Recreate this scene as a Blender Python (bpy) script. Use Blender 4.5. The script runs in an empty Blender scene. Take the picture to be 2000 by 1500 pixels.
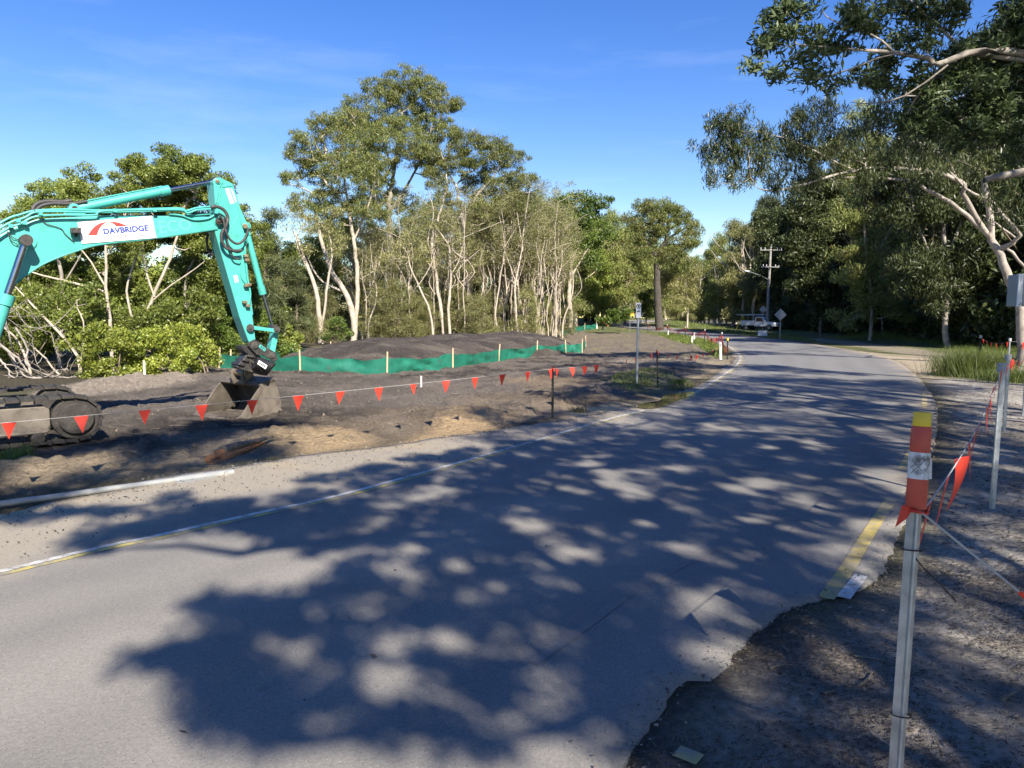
import bpy, bmesh, math, random
import numpy as np
from mathutils import Vector, Matrix
R = math.radians
scn = bpy.context.scene
COL = scn.collection
# ------------------------------------------------------------------ camera, sky, sun, exposure
FPX, HC, PITCH = 1387.0, 1.75, 5.35
cam_d = bpy.data.cameras.new("camera"); cam = bpy.data.objects.new("camera", cam_d); COL.objects.link(cam)
cam_d.sensor_width = 36.0; cam_d.lens = FPX / 2000.0 * 36.0
cam_d.clip_start = 0.05; cam_d.clip_end = 3000
cam.location = (0, 0, HC); cam.rotation_euler = (R(90 - PITCH), 0, 0)
scn.camera = cam
SUN_AZ = (0.39, -0.92); SUN_EL = 37.0
_l = math.hypot(*SUN_AZ); SUN_AZ = (SUN_AZ[0]/_l, SUN_AZ[1]/_l)
SUNV = Vector((SUN_AZ[0]*math.cos(R(SUN_EL)), SUN_AZ[1]*math.cos(R(SUN_EL)), math.sin(R(SUN_EL))))
SHIFT = np.array([SUN_AZ[0]/math.tan(R(SUN_EL)), SUN_AZ[1]/math.tan(R(SUN_EL)), 1.0])   # per metre of height, from shadow back to caster
w = bpy.data.worlds.new("World"); scn.world = w; w.use_nodes = True
nt = w.node_tree; nt.nodes.clear()
wo = nt.nodes.new("ShaderNodeOutputWorld"); bg = nt.nodes.new("ShaderNodeBackground"); sky = nt.nodes.new("ShaderNodeTexSky")
sky.sky_type = 'NISHITA'; sky.sun_disc = False; sky.sun_elevation = R(SUN_EL)
sky.sun_rotation = math.atan2(SUN_AZ[0], SUN_AZ[1]); sky.air_density = 1.25; sky.dust_density = 0.05; sky.ozone_density = 3.5
tc = nt.nodes.new("ShaderNodeTexCoord"); mp = nt.nodes.new("ShaderNodeMapping"); ns = nt.nodes.new("ShaderNodeTexNoise")
mp.inputs['Scale'].default_value = (1.2, 3.5, 9.0); mp.inputs['Rotation'].default_value = (0.2, 0.5, 0.5)
ns.inputs['Scale'].default_value = 1.6; ns.inputs['Detail'].default_value = 7; ns.inputs['Roughness'].default_value = 0.6
cr = nt.nodes.new("ShaderNodeValToRGB"); cr.color_ramp.elements[0].position = 0.54; cr.color_ramp.elements[1].position = 0.80
cr.color_ramp.elements[0].color = (0, 0, 0, 1); cr.color_ramp.elements[1].color = (0.13, 0.13, 0.13, 1)
mx = nt.nodes.new("ShaderNodeMix"); mx.data_type = 'RGBA'
nt.links.new(tc.outputs['Generated'], mp.inputs[0]); nt.links.new(mp.outputs[0], ns.inputs['Vector'])
nt.links.new(ns.outputs[0], cr.inputs[0]); nt.links.new(cr.outputs[0], mx.inputs[0])
hsv = nt.nodes.new('ShaderNodeHueSaturation'); hsv.inputs['Hue'].default_value = 0.522; hsv.inputs['Saturation'].default_value = 1.34; hsv.inputs['Value'].default_value = 0.80
nt.links.new(sky.outputs[0], hsv.inputs['Color']); nt.links.new(hsv.outputs[0], mx.inputs[6]); mx.inputs[7].default_value = (5.5, 6.0, 6.8, 1)
nt.links.new(mx.outputs[2], bg.inputs[0]); bg.inputs[1].default_value = 0.100
nt.links.new(bg.outputs[0], wo.inputs[0])
sun_d = bpy.data.lights.new("sun", 'SUN'); sun_d.energy = 5.0; sun_d.angle = R(0.53); sun_d.color = (1.0, 0.93, 0.82)
sun = bpy.data.objects.new("sun", sun_d); COL.objects.link(sun)
sun.rotation_euler = SUNV.to_track_quat('Z', 'Y').to_euler()
scn.view_settings.view_transform = 'Standard'; scn.view_settings.look = 'None'
scn.view_settings.exposure = 1.2; scn.view_settings.gamma = 1.0
cy = scn.cycles; cy.max_bounces = 6; cy.diffuse_bounces = 3; cy.glossy_bounces = 2; cy.transmission_bounces = 4; cy.transparent_max_bounces = 6
cy.use_adaptive_sampling = True; cy.adaptive_threshold = 0.02

# ------------------------------------------------------------------ projection helpers
_cp, _sp = math.cos(R(PITCH)), math.sin(R(PITCH))
def ray(u, v):
    x = (u - 1000.0) / FPX; y = (750.0 - v) / FPX
    return np.array([x, _cp + y*_sp, -_sp + y*_cp])
def P(u, v, Y):
    d = ray(u, v); t = Y / d[1]
    return np.array([0, 0, HC]) + d*t
def sstep(a, b, x):
    t = np.clip((np.asarray(x, float) - a) / (b - a), 0, 1); return t*t*(3 - 2*t)
def gz(x, y):                                                     # smooth terrain height
    return 1.7*sstep(68, 125, y)*(1 - sstep(22, 36, np.asarray(x, float) - 0.0*np.asarray(y))) + 0.0
def G(u, v):                                                      # pixel ray on the terrain
    d = ray(u, v); t = 0.5; p = None
    o = np.array([0, 0, HC])
    while t < 900:
        p = o + d*t
        if p[2] <= float(gz(p[0], p[1])): break
        t += 0.02 + t*0.004
    return np.array([p[0], p[1], float(gz(p[0], p[1]))])
def hash2(ix, iy, s):
    h = np.sin(ix*127.1 + iy*311.7 + s*74.7)*43758.5453
    return h - np.floor(h)
def vnoise(x, y, s=0):
    ix, iy = np.floor(x), np.floor(y); fx, fy = x-ix, y-iy
    fx = fx*fx*(3-2*fx); fy = fy*fy*(3-2*fy)
    a, b, c, d = hash2(ix, iy, s), hash2(ix+1, iy, s), hash2(ix, iy+1, s), hash2(ix+1, iy+1, s)
    return (a*(1-fx)+b*fx)*(1-fy) + (c*(1-fx)+d*fx)*fy
def fbm(x, y, s=0, o=4):
    x = np.asarray(x, float); y = np.asarray(y, float)
    r = np.zeros_like(x); a = 0.5
    for k in range(o):
        r = r + a*vnoise(x*2**k, y*2**k, s+k*7); a *= 0.5
    return r/(1-0.5**o)
def inpoly(x, y, poly):
    x = np.asarray(x, float); y = np.asarray(y, float); r = np.zeros(x.shape, bool)
    n = len(poly)
    for i in range(n):
        x1, y1 = poly[i][:2]; x2, y2 = poly[(i+1) % n][:2]
        c = ((y1 > y) != (y2 > y)); 
        with np.errstate(divide='ignore', invalid='ignore'):
            xi = (x2-x1)*(y-y1)/(y2-y1+1e-12) + x1
        r ^= (c & (x < xi))
    return r
def sdpoly(x, y, poly):                                           # signed distance, + inside
    x = np.asarray(x, float); y = np.asarray(y, float); d = np.full(x.shape, 1e9); n = len(poly)
    for i in range(n):
        x1, y1 = poly[i][:2]; x2, y2 = poly[(i+1) % n][:2]
        ex, ey = x2-x1, y2-y1; t = np.clip(((x-x1)*ex+(y-y1)*ey)/(ex*ex+ey*ey+1e-12), 0, 1)
        d = np.minimum(d, np.hypot(x-x1-t*ex, y-y1-t*ey))
    return np.where(inpoly(x, y, poly), d, -d)
def catmull(pts, n):
    p = np.asarray(pts, float); m = len(p); t = np.linspace(0, m-1, n); out = []
    for q in t:
        i = min(int(q), m-2); f = q-i
        p0, p1, p2, p3 = p[max(i-1, 0)], p[i], p[i+1], p[min(i+2, m-1)]
        out.append(0.5*((2*p1)+(-p0+p2)*f+(2*p0-5*p1+4*p2-p3)*f*f+(-p0+3*p1-3*p2+p3)*f**3))
    return np.array(out)

# ------------------------------------------------------------------ object helpers
def tag(o, label=None, cat=None, group=None, kind=None):
    if label: o['label'] = label
    if cat: o['category'] = cat
    if group: o['group'] = group
    if kind: o['kind'] = kind
    return o
def empty(name, loc, label=None, cat=None, group=None):
    o = bpy.data.objects.new(name, None); COL.objects.link(o); o.location = Vector([float(c) for c in loc]); o.empty_display_size = 0.2
    return tag(o, label, cat, group)
class MB:
    def __init__(s): s.v = []; s.f = []; s.m = []
    def add(s, verts, faces, mat=0):
        b = len(s.v); s.v += [tuple(float(c) for c in q) for q in verts]
        for f in faces: s.f.append(tuple(b+i for i in f)); s.m.append(mat)
        return s
    def box(s, c, size, rot=None, mat=0, taper=1.0):
        hx, hy, hz = [q/2 for q in size]; vs = []
        for z in (-1, 1):
            k = taper if z > 0 else 1.0
            for x, y in ((-1, -1), (1, -1), (1, 1), (-1, 1)): vs.append(Vector((x*hx*k, y*hy*k, z*hz)))
        if rot is not None: vs = [rot @ q for q in vs]
        c = Vector([float(q) for q in c])
        return s.add([q+c for q in vs], [(3,2,1,0),(4,5,6,7),(0,1,5,4),(1,2,6,5),(2,3,7,6),(3,0,4,7)], mat)
    def prism(s, poly, off, mat=0):
        n = len(poly); a = [np.asarray(q, float) for q in poly]; o = np.asarray(off, float)
        s.add([q for q in a]+[q+o for q in a], [tuple(range(n)), tuple(range(2*n-1, n-1, -1))] + [(i, i+n, (i+1) % n+n, (i+1) % n) for i in range(n)], mat)
        return s
    def quad(s, q, mat=0): return s.add(q, [tuple(range(len(q)))], mat)
    def tube(s, pts, rad, n=6, mat=0, cap=True):
        pts = [np.asarray(q, float) for q in pts]; m = len(pts)
        rad = [rad]*m if np.isscalar(rad) else list(rad)
        T = [pts[min(i+1, m-1)]-pts[max(i-1, 0)] for i in range(m)]
        T = [t/(np.linalg.norm(t)+1e-9) for t in T]
        a = np.array([0, 0, 1.0]) if abs(T[0][2]) < 0.9 else np.array([1.0, 0, 0])
        x = np.cross(T[0], a); x /= np.linalg.norm(x); vs = []
        for i in range(m):
            x = x - T[i]*np.dot(x, T[i]); x /= (np.linalg.norm(x)+1e-9); y = np.cross(T[i], x)
            for k in range(n):
                an = 2*math.pi*k/n; vs.append(pts[i]+rad[i]*(math.cos(an)*x+math.sin(an)*y))
        fs = [(i*n+k, i*n+(k+1) % n, (i+1)*n+(k+1) % n, (i+1)*n+k) for i in range(m-1) for k in range(n)]
        if cap: fs += [tuple(range(n-1, -1, -1)), tuple(range((m-1)*n, m*n))]
        return s.add(vs, fs, mat)
    def cyl(s, a, b, r, n=16, mat=0, r2=None): return s.tube([a, b], [r, r if r2 is None else r2], n, mat)
    def ball(s, c, r, n=8, mat=0, sc=(1, 1, 1)):
        vs = []; fs = []; m = n//2
        for i in range(m+1):
            th = math.pi*i/m
            for k in range(n):
                ph = 2*math.pi*k/n; vs.append((c[0]+r*sc[0]*math.sin(th)*math.cos(ph), c[1]+r*sc[1]*math.sin(th)*math.sin(ph), c[2]+r*sc[2]*math.cos(th)))
        for i in range(m):
            for k in range(n): fs.append((i*n+k, (i+1)*n+k, (i+1)*n+(k+1) % n, i*n+(k+1) % n))
        return s.add(vs, fs, mat)
    def build(s, name, mats, parent=None, smooth=False, bevel=0.0, origin=None):
        me = bpy.data.meshes.new(name); o = bpy.data.objects.new(name, me); COL.objects.link(o)
        org = np.zeros(3)
        q = parent
        while q is not None: org = org + np.array(q.location); q = q.parent
        if parent is not None: o.parent = parent
        elif origin is not None: org = np.asarray(origin, float); o.location = Vector([float(c) for c in org])
        me.from_pydata([(x-org[0], y-org[1], z-org[2]) for x, y, z in s.v], [], s.f)
        for m in (mats if isinstance(mats, (list, tuple)) else [mats]): me.materials.append(m)
        me.polygons.foreach_set('material_index', s.m)
        if smooth: me.polygons.foreach_set('use_smooth', [True]*len(s.f))
        me.validate(); me.update()
        bm = bmesh.new(); bm.from_mesh(me); bmesh.ops.recalc_face_normals(bm, faces=bm.faces)
        if smooth:
            for e in bm.edges:
                if len(e.link_faces) == 2 and e.calc_face_angle(0) > R(50): e.smooth = False
        bm.to_mesh(me); bm.free()
        if bevel:
            b = o.modifiers.new("bevel", 'BEVEL'); b.width = bevel; b.segments = 2; b.limit_method = 'ANGLE'; b.angle_limit = R(35)
        return o
def np_mesh(name, verts, quads, mats, parent=None, n=4, midx=None, smooth=False):
    me = bpy.data.meshes.new(name); verts = np.asarray(verts, np.float32); quads = np.asarray(quads, np.int32)
    org = np.zeros(3, np.float32); q = parent
    while q is not None: org = org + np.array(q.location, np.float32); q = q.parent
    me.vertices.add(len(verts)); me.vertices.foreach_set('co', (verts-org).ravel())
    k = len(quads); me.loops.add(k*n); me.loops.foreach_set('vertex_index', quads.ravel())
    me.polygons.add(k); me.polygons.foreach_set('loop_start', np.arange(k, dtype=np.int32)*n)
    for m in (mats if isinstance(mats, (list, tuple)) else [mats]): me.materials.append(m)
    if midx is not None: me.polygons.foreach_set('material_index', np.asarray(midx, np.int32))
    if smooth: me.polygons.foreach_set('use_smooth', np.ones(k, bool))
    me.update(calc_edges=True)
    o = bpy.data.objects.new(name, me); COL.objects.link(o)
    if parent is not None: o.parent = parent
    return o
def copy_tree(root, loc, rotz=0.0, sc=1.0, label=None):
    r = root.copy(); COL.objects.link(r); r.location = Vector([float(c) for c in loc]); r.rotation_euler = (0, 0, rotz)
    r.scale = (sc, sc, sc) if np.isscalar(sc) else sc
    if label: r['label'] = label
    for ch in list(root.children):
        c = ch.copy(); COL.objects.link(c); c.parent = r
        for g in list(ch.children):
            d = g.copy(); COL.objects.link(d); d.parent = c
    return r
def text2d(body, size=1.0, bold=0.0):
    cu = bpy.data.curves.new("t", 'FONT'); cu.body = body; cu.size = size; cu.offset = bold; cu.resolution_u = 3
    o = bpy.data.objects.new("t", cu); COL.objects.link(o)
    dg = bpy.context.evaluated_depsgraph_get(); me = bpy.data.meshes.new_from_object(o.evaluated_get(dg))
    v = np.array([q.co[:2] for q in me.vertices]); f = [tuple(p.vertices) for p in me.polygons]
    bpy.data.objects.remove(o); bpy.data.curves.remove(cu); bpy.data.meshes.remove(me)
    mn, mxx = v.min(0), v.max(0); v = (v-mn)/(mxx-mn)
    return v, f
def skin(verts, edges, radii, sub=2):
    me = bpy.data.meshes.new("s"); me.from_pydata([tuple(map(float, q)) for q in verts], edges, []); o = bpy.data.objects.new("s", me); COL.objects.link(o)
    m = o.modifiers.new("k", 'SKIN'); m.use_smooth_shade = True
    for i, r in enumerate(radii):
        sv = me.skin_vertices[0].data[i]; sv.radius = (r, r) if np.isscalar(r) else r; sv.use_root = (i == 0)
    s = o.modifiers.new("u", 'SUBSURF'); s.levels = sub; s.render_levels = sub
    dg = bpy.context.evaluated_depsgraph_get(); r = bpy.data.meshes.new_from_object(o.evaluated_get(dg))
    bpy.data.objects.remove(o); bpy.data.meshes.remove(me)
    return r

# ------------------------------------------------------------------ materials
def mat(name, col, rough=0.7, metal=0.0, var=0.25, scale=8.0, col2=None, bump=0.0, bscale=40.0, spec=0.5, detail=5, stain=None, coord='Object'):
    m = bpy.data.materials.new(name); m.use_nodes = True; t = m.node_tree; b = t.nodes['Principled BSDF']
    b.inputs['Roughness'].default_value = rough; b.inputs['Metallic'].default_value = metal; b.inputs['Specular IOR Level'].default_value = spec
    c = t.nodes.new("ShaderNodeTexCoord"); n = t.nodes.new("ShaderNodeTexNoise"); n.inputs['Scale'].default_value = scale; n.inputs['Detail'].default_value = detail
    t.links.new(c.outputs[coord], n.inputs['Vector'])
    r = t.nodes.new("ShaderNodeValToRGB"); e = r.color_ramp.elements; e[0].position = 0.3; e[1].position = 0.7
    c2 = col2 if col2 else tuple(min(1, q*(1+var)) for q in col); c1 = col if col2 else tuple(q*(1-var) for q in col)
    e[0].color = (*c1, 1); e[1].color = (*c2, 1)
    t.links.new(n.outputs[0], r.inputs[0]); out = r.outputs[0]
    if stain:
        sc, sscale, lo, hi = stain
        n2 = t.nodes.new("ShaderNodeTexNoise"); n2.inputs['Scale'].default_value = sscale; n2.inputs['Detail'].default_value = 8; n2.inputs['Roughness'].default_value = 0.65
        t.links.new(c.outputs[coord], n2.inputs['Vector'])
        r2 = t.nodes.new("ShaderNodeValToRGB"); r2.color_ramp.elements[0].position = lo; r2.color_ramp.elements[1].position = hi
        mxn = t.nodes.new("ShaderNodeMix"); mxn.data_type = 'RGBA'
        t.links.new(n2.outputs[0], r2.inputs[0]); t.links.new(r2.outputs[0], mxn.inputs[0]); t.links.new(out, mxn.inputs[6]); mxn.inputs[7].default_value = (*sc, 1); out = mxn.outputs[2]
    t.links.new(out, b.inputs['Base Color'])
    if bump:
        n3 = t.nodes.new("ShaderNodeTexNoise"); n3.inputs['Scale'].default_value = bscale; n3.inputs['Detail'].default_value = 6
        bp = t.nodes.new("ShaderNodeBump"); bp.inputs['Strength'].default_value = bump; bp.inputs['Distance'].default_value = 0.02
        t.links.new(c.outputs[coord], n3.inputs['Vector']); t.links.new(n3.outputs[0], bp.inputs['Height']); t.links.new(bp.outputs[0], b.inputs['Normal'])
    return m
def leaf_mat(name, c1, c2, trans=0.35, rough=0.45, c3=None, clump=0.35):
    m = bpy.data.materials.new(name); m.use_nodes = True; t = m.node_tree; b = t.nodes['Principled BSDF']; o = t.nodes['Material Output']
    g = t.nodes.new("ShaderNodeNewGeometry"); r = t.nodes.new("ShaderNodeValToRGB"); e = r.color_ramp.elements
    e[0].color = (*c1, 1); e[1].color = (*c2, 1)
    if c3: q = e.new(0.93); q.color = (*c2, 1); e[2].color = (*c3, 1)
    tcn = t.nodes.new("ShaderNodeTexCoord"); n = t.nodes.new("ShaderNodeTexNoise"); n.inputs['Scale'].default_value = 0.55; n.inputs['Detail'].default_value = 3
    t.links.new(tcn.outputs['Object'], n.inputs['Vector'])
    ad = t.nodes.new("ShaderNodeMath"); ad.operation = 'MULTIPLY_ADD'; ad.inputs[1].default_value = clump*4; ad.inputs[2].default_value = -clump*2
    a2 = t.nodes.new("ShaderNodeMath"); a2.operation = 'ADD'
    t.links.new(n.outputs[0], ad.inputs[0]); t.links.new(ad.outputs[0], a2.inputs[0]); t.links.new(g.outputs['Random Per Island'], a2.inputs[1])
    oi = t.nodes.new("ShaderNodeObjectInfo"); hs = t.nodes.new("ShaderNodeHueSaturation")
    mr = t.nodes.new("ShaderNodeMapRange"); mr.inputs[3].default_value = 0.72; mr.inputs[4].default_value = 1.25
    t.links.new(oi.outputs['Random'], mr.inputs[0]); t.links.new(mr.outputs[0], hs.inputs['Value'])
    t.links.new(a2.outputs[0], r.inputs[0]); t.links.new(r.outputs[0], hs.inputs['Color']); t.links.new(hs.outputs[0], b.inputs['Base Color'])
    b.inputs['Roughness'].default_value = rough; b.inputs['Specular IOR Level'].default_value = 0.45
    tr = t.nodes.new("ShaderNodeBsdfTranslucent"); t.links.new(hs.outputs[0], tr.inputs[0])
    ms = t.nodes.new("ShaderNodeMixShader"); ms.inputs[0].default_value = trans
    t.links.new(b.outputs[0], ms.inputs[1]); t.links.new(tr.outputs[0], ms.inputs[2]); t.links.new(ms.outputs[0], o.inputs[0])
    return m
M = {}
M['gum'] = leaf_mat("gum leaf", (0.12, 0.155, 0.04), (0.38, 0.41, 0.125), 0.45, c3=(0.20, 0.13, 0.05))
M['mangrove'] = leaf_mat("mangrove leaf", (0.105, 0.15, 0.03), (0.33, 0.37, 0.08), 0.42, 0.4)
M['shrub'] = leaf_mat("bright shrub leaf", (0.13, 0.18, 0.025), (0.37, 0.40, 0.065), 0.3, 0.42)
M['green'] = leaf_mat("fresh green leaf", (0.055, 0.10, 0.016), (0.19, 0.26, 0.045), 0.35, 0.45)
M['paper'] = leaf_mat("paperbark leaf", (0.15, 0.16, 0.052), (0.38, 0.36, 0.15), 0.42, 0.5)
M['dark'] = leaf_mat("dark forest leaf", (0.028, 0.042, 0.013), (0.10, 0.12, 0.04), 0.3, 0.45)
M['oak'] = leaf_mat("she oak needle", (0.045, 0.06, 0.02), (0.15, 0.17, 0.06), 0.2, 0.6)
M['banksia'] = leaf_mat("banksia leaf", (0.03, 0.05, 0.018), (0.11, 0.145, 0.055), 0.3, 0.5)
M['weep'] = leaf_mat("weeping gum leaf", (0.045, 0.07, 0.025), (0.15, 0.17, 0.06), 0.35, 0.4)
M['grass'] = leaf_mat("grass blade", (0.07, 0.11, 0.02), (0.20, 0.24, 0.05), 0.35, 0.5)
M['dryg'] = leaf_mat("dry grass blade", (0.20, 0.17, 0.07), (0.38, 0.32, 0.15), 0.3, 0.6)
M['bark_pale'] = mat("pale bark", (0.30, 0.25, 0.19), 0.85, 0, col2=(0.50, 0.43, 0.34), scale=5, bump=0.5, bscale=25)
M['bark_grey'] = mat("grey bark", (0.17, 0.145, 0.12), 0.85, 0, col2=(0.38, 0.34, 0.29), scale=3.5, bump=0.6, bscale=18)
M['bark_pink'] = mat("smooth pinkish grey bark", (0.22, 0.185, 0.155), 0.75, 0, col2=(0.42, 0.37, 0.31), scale=2.2, bump=0.4, bscale=10, stain=((0.12, 0.09, 0.07), 4, 0.55, 0.75))
M['bark_dark'] = mat("dark rough bark", (0.035, 0.028, 0.022), 0.95, 0, col2=(0.10, 0.085, 0.07), scale=7, bump=1.0, bscale=15)
M['bark_brown'] = mat("brown bark", (0.10, 0.075, 0.055), 0.9, 0, col2=(0.25, 0.19, 0.14), scale=5, bump=0.8, bscale=15)
M['teal'] = mat("teal machine paint", (0.060, 0.355, 0.305), 0.36, 0, col2=(0.075, 0.40, 0.345), scale=1.6, stain=((0.04, 0.21, 0.18), 6, 0.57, 0.80), bump=0.06, bscale=3)
M['ghost'] = mat("paint shadow of removed lettering", (0.10, 0.41, 0.36), 0.45, 0, var=0.05)
M['chrome'] = mat("polished rod", (0.35, 0.36, 0.38), 0.18, 1.0, var=0.1)
M['hose'] = mat("black rubber hose", (0.04, 0.036, 0.034), 0.6, 0, var=0.3, scale=20, stain=((0.14, 0.12, 0.10), 10, 0.55, 0.75))
M['blackm'] = mat("grimy black steel", (0.012, 0.012, 0.012), 0.5, 0.1, col2=(0.04, 0.036, 0.032), scale=14, stain=((0.10, 0.085, 0.07), 9, 0.52, 0.7), bump=0.3)
M['mudm'] = mat("mud caked steel", (0.018, 0.016, 0.014), 0.85, 0, col2=(0.05, 0.043, 0.036), scale=9, bump=0.8, bscale=22, stain=((0.045, 0.037, 0.03), 5, 0.55, 0.65))
M['bucket'] = mat("worn bucket steel", (0.105, 0.087, 0.068), 0.6, 0.15, col2=(0.17, 0.143, 0.112), scale=5, stain=((0.05, 0.038, 0.03), 6, 0.52, 0.72), bump=0.2)
M['bucket_in'] = mat("dark inner bucket steel", (0.03, 0.026, 0.024), 0.7, 0.1, col2=(0.08, 0.07, 0.06), scale=5)  # inside of the bucket shell, darker than its outer steel
M['pin'] = mat("greased steel pin", (0.22, 0.16, 0.10), 0.5, 0.4, var=0.3, scale=20)
M['pind'] = mat("dark greasy pin", (0.05, 0.045, 0.04), 0.5, 0.4, var=0.4, scale=20)
M['white'] = mat("white painted", (0.78, 0.78, 0.76), 0.5, 0, var=0.04, scale=6)
M['red'] = mat("red print", (0.72, 0.035, 0.03), 0.5, 0, var=0.05)
M['navy'] = mat("blue print", (0.02, 0.045, 0.28), 0.5, 0, var=0.05)
M['greyp'] = mat("grey print", (0.09, 0.095, 0.11), 0.5, 0, var=0.05)
M['blackp'] = mat("black print", (0.015, 0.015, 0.017), 0.5, 0, var=0.1)
M['glass'] = mat("dark window glass", (0.012, 0.015, 0.018), 0.08, 0, var=0.1, spec=0.8)
M['rubber'] = mat("tyre rubber", (0.02, 0.02, 0.02), 0.8, 0, var=0.2)
M['flag'] = leaf_mat("red orange flag plastic", (0.66, 0.045, 0.028), (0.86, 0.075, 0.04), 0.3, 0.5)
M['rope'] = mat("white rope", (0.36, 0.36, 0.35), 0.8, 0, var=0.15, scale=60)
M['galv'] = mat("galvanised steel", (0.30, 0.32, 0.33), 0.45, 0.7, col2=(0.50, 0.52, 0.53), scale=18, stain=((0.22, 0.22, 0.2), 12, 0.6, 0.8))
M['black_post'] = mat("black star picket", (0.012, 0.012, 0.013), 0.6, 0, var=0.3)
M['pvc'] = mat("white pvc", (0.20, 0.205, 0.205), 0.45, 0, col2=(0.27, 0.275, 0.27), scale=3, stain=((0.34, 0.31, 0.26), 5, 0.56, 0.75))
M['timber'] = mat("pale timber stake", (0.42, 0.30, 0.17), 0.8, 0, col2=(0.60, 0.46, 0.29), scale=12)
M['silt'] = mat("green silt fabric", (0.006, 0.105, 0.066), 0.65, 0, col2=(0.011, 0.165, 0.105), scale=3, bump=0.5, bscale=9, stain=((0.05, 0.055, 0.04), 2.2, 0.58, 0.78))
M['yellow'] = mat("yellow plastic", (0.66, 0.46, 0.02), 0.4, 0, var=0.08)
M['capred'] = mat("orange red plastic sleeve", (0.42, 0.050, 0.026), 0.5, 0, col2=(0.50, 0.07, 0.036), scale=9, stain=((0.22, 0.06, 0.045), 14, 0.54, 0.78))
M['reflect'] = mat("scuffed reflective tape", (0.52, 0.53, 0.52), 0.4, 0, col2=(0.66, 0.67, 0.66), scale=9, stain=((0.10, 0.10, 0.10), 22, 0.53, 0.66))
M['signgrey'] = mat("bare aluminium sign back", (0.42, 0.43, 0.44), 0.5, 0.1, var=0.12, scale=4)
M['signface'] = mat("faded white sign face", (0.62, 0.63, 0.64), 0.5, 0, var=0.06)
M['amber'] = mat("amber sign face", (0.85, 0.42, 0.01), 0.5, 0, var=0.05)
M['hivis'] = mat("orange work shirt", (0.85, 0.20, 0.03), 0.8, 0, var=0.15)
M['trouser'] = mat("dark navy trousers", (0.02, 0.024, 0.035), 0.9, 0, var=0.2)
M['skin'] = mat("skin", (0.45, 0.27, 0.19), 0.6, 0, var=0.1)
M['wood_break'] = mat("broken orange wood", (0.22, 0.085, 0.03), 0.85, 0, col2=(0.42, 0.20, 0.085), scale=10, bump=0.6)
M['twig'] = mat("weathered twig", (0.07, 0.055, 0.042), 0.9, 0, col2=(0.20, 0.165, 0.13), scale=12)
M['box'] = mat("grey cabinet paint", (0.30, 0.31, 0.30), 0.5, 0.2, var=0.08, scale=4)
M['tie'] = mat("black cable tie", (0.01, 0.01, 0.01), 0.5, 0, var=0.1)
M['concrete'] = mat("weathered timber pole", (0.20, 0.19, 0.17), 0.85, 0, col2=(0.36, 0.34, 0.31), scale=4, bump=0.3)
# ================================================================== SETTING: ground sheet, road, markings, puddle
def seg_off(pl, off):                                             # offset polyline to its left
    pl = np.asarray(pl, float); out = []
    for i in range(len(pl)):
        t = pl[min(i+1, len(pl)-1)]-pl[max(i-1, 0)]; t /= np.linalg.norm(t[:2])+1e-9
        o = off[i] if not np.isscalar(off) else off
        out.append((pl[i][0]-t[1]*o, pl[i][1]+t[0]*o))
    return np.array(out)
lp = [(0,1130),(300,1058),(500,1012),(700,965),(1000,880),(1200,820),(1330,785),(1400,745),(1440,715),(1448,700),(1440,688),(1420,675),(1380,662),(1310,650),(1235,641),(1190,635),(1200,631),(1235,626)]
LINE = [(-11.5,-6.0),(-6.8,0.1)]+[tuple(G(*q)[:2]) for q in lp]
loff = [2.0,1.9,1.75,1.9,2.0,2.1,1.4,0.6,0.4,0.35,0.35,0.35,0.3,0.3,0.3,0.3,0.3,0.3,0.3,0.3]
rp = [(1275,1425),(1400,1330),(1490,1240),(1560,1188),(1630,1135),(1700,1040),(1762,930),(1795,850),(1800,775),(1775,722),(1730,700),(1640,681),(1560,669),(1440,655),(1340,644),(1262,637),(1235,634),(1300,626)]
RIGHT = [(-6.0,-8.0),(-1.2,-0.6)]+[tuple(G(*q)[:2]+np.array([.20,-.10])*(1.0 if 4 <= i <= 8 else 0)) for i, q in enumerate(rp)]
LEFT = [tuple(q) for q in seg_off(LINE, loff)]
# pair rows by arc length on a common centre parameter
def resamp(pl, n):
    pl = catmull(pl, 1200); d = np.r_[0, np.cumsum(np.hypot(*np.diff(pl, axis=0).T))]
    return pl, d
Lc, Ld = resamp(LEFT, 0); Rc, Rd = resamp(RIGHT, 0)
NR = 1560
tt = np.linspace(0, 1, NR)**1.6
Ls = np.c_[np.interp(tt*Ld[-1], Ld, Lc[:,0]), np.interp(tt*Ld[-1], Ld, Lc[:,1])]
Rs = np.c_[np.interp(tt*Rd[-1], Rd, Rc[:,0]), np.interp(tt*Rd[-1], Rd, Rc[:,1])]
def jag(pl, amp, f, s):
    d = np.r_[0, np.cumsum(np.hypot(*np.diff(pl, axis=0).T))]
    n = (fbm(d*f, d*0+3.3, s, 4)-0.5)*2*amp
    t = np.gradient(pl, axis=0); t /= np.linalg.norm(t, axis=1)[:,None]+1e-9
    return pl + np.c_[-t[:,1], t[:,0]]*n[:,None]
Ls = jag(Ls, 0.22, 1.1, 3); Ls = jag(Ls, 0.06, 9, 13); L5 = Ls[::3]; Rs = jag(Rs, 0.03, 2.0, 9); Rs = jag(Rs, 0.026, 9, 19); Rs = jag(Rs, 0.02, 34, 29); R5 = Rs[::3]
ROAD_POLY = [tuple(q) for q in Ls]+[tuple(q) for q in Rs[::-1]]
ROAD_SMALL = ROAD_POLY[::12]
NX = 30
sx = np.r_[0, .003, np.linspace(.03, .97, NX-4), .997, 1]
rx = Ls[:,None,0]*(1-sx)+Rs[:,None,0]*sx; ry = Ls[:,None,1]*(1-sx)+Rs[:,None,1]*sx
rz = gz(rx, ry)+0.022+0.02*sstep(60, 120, ry)
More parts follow.
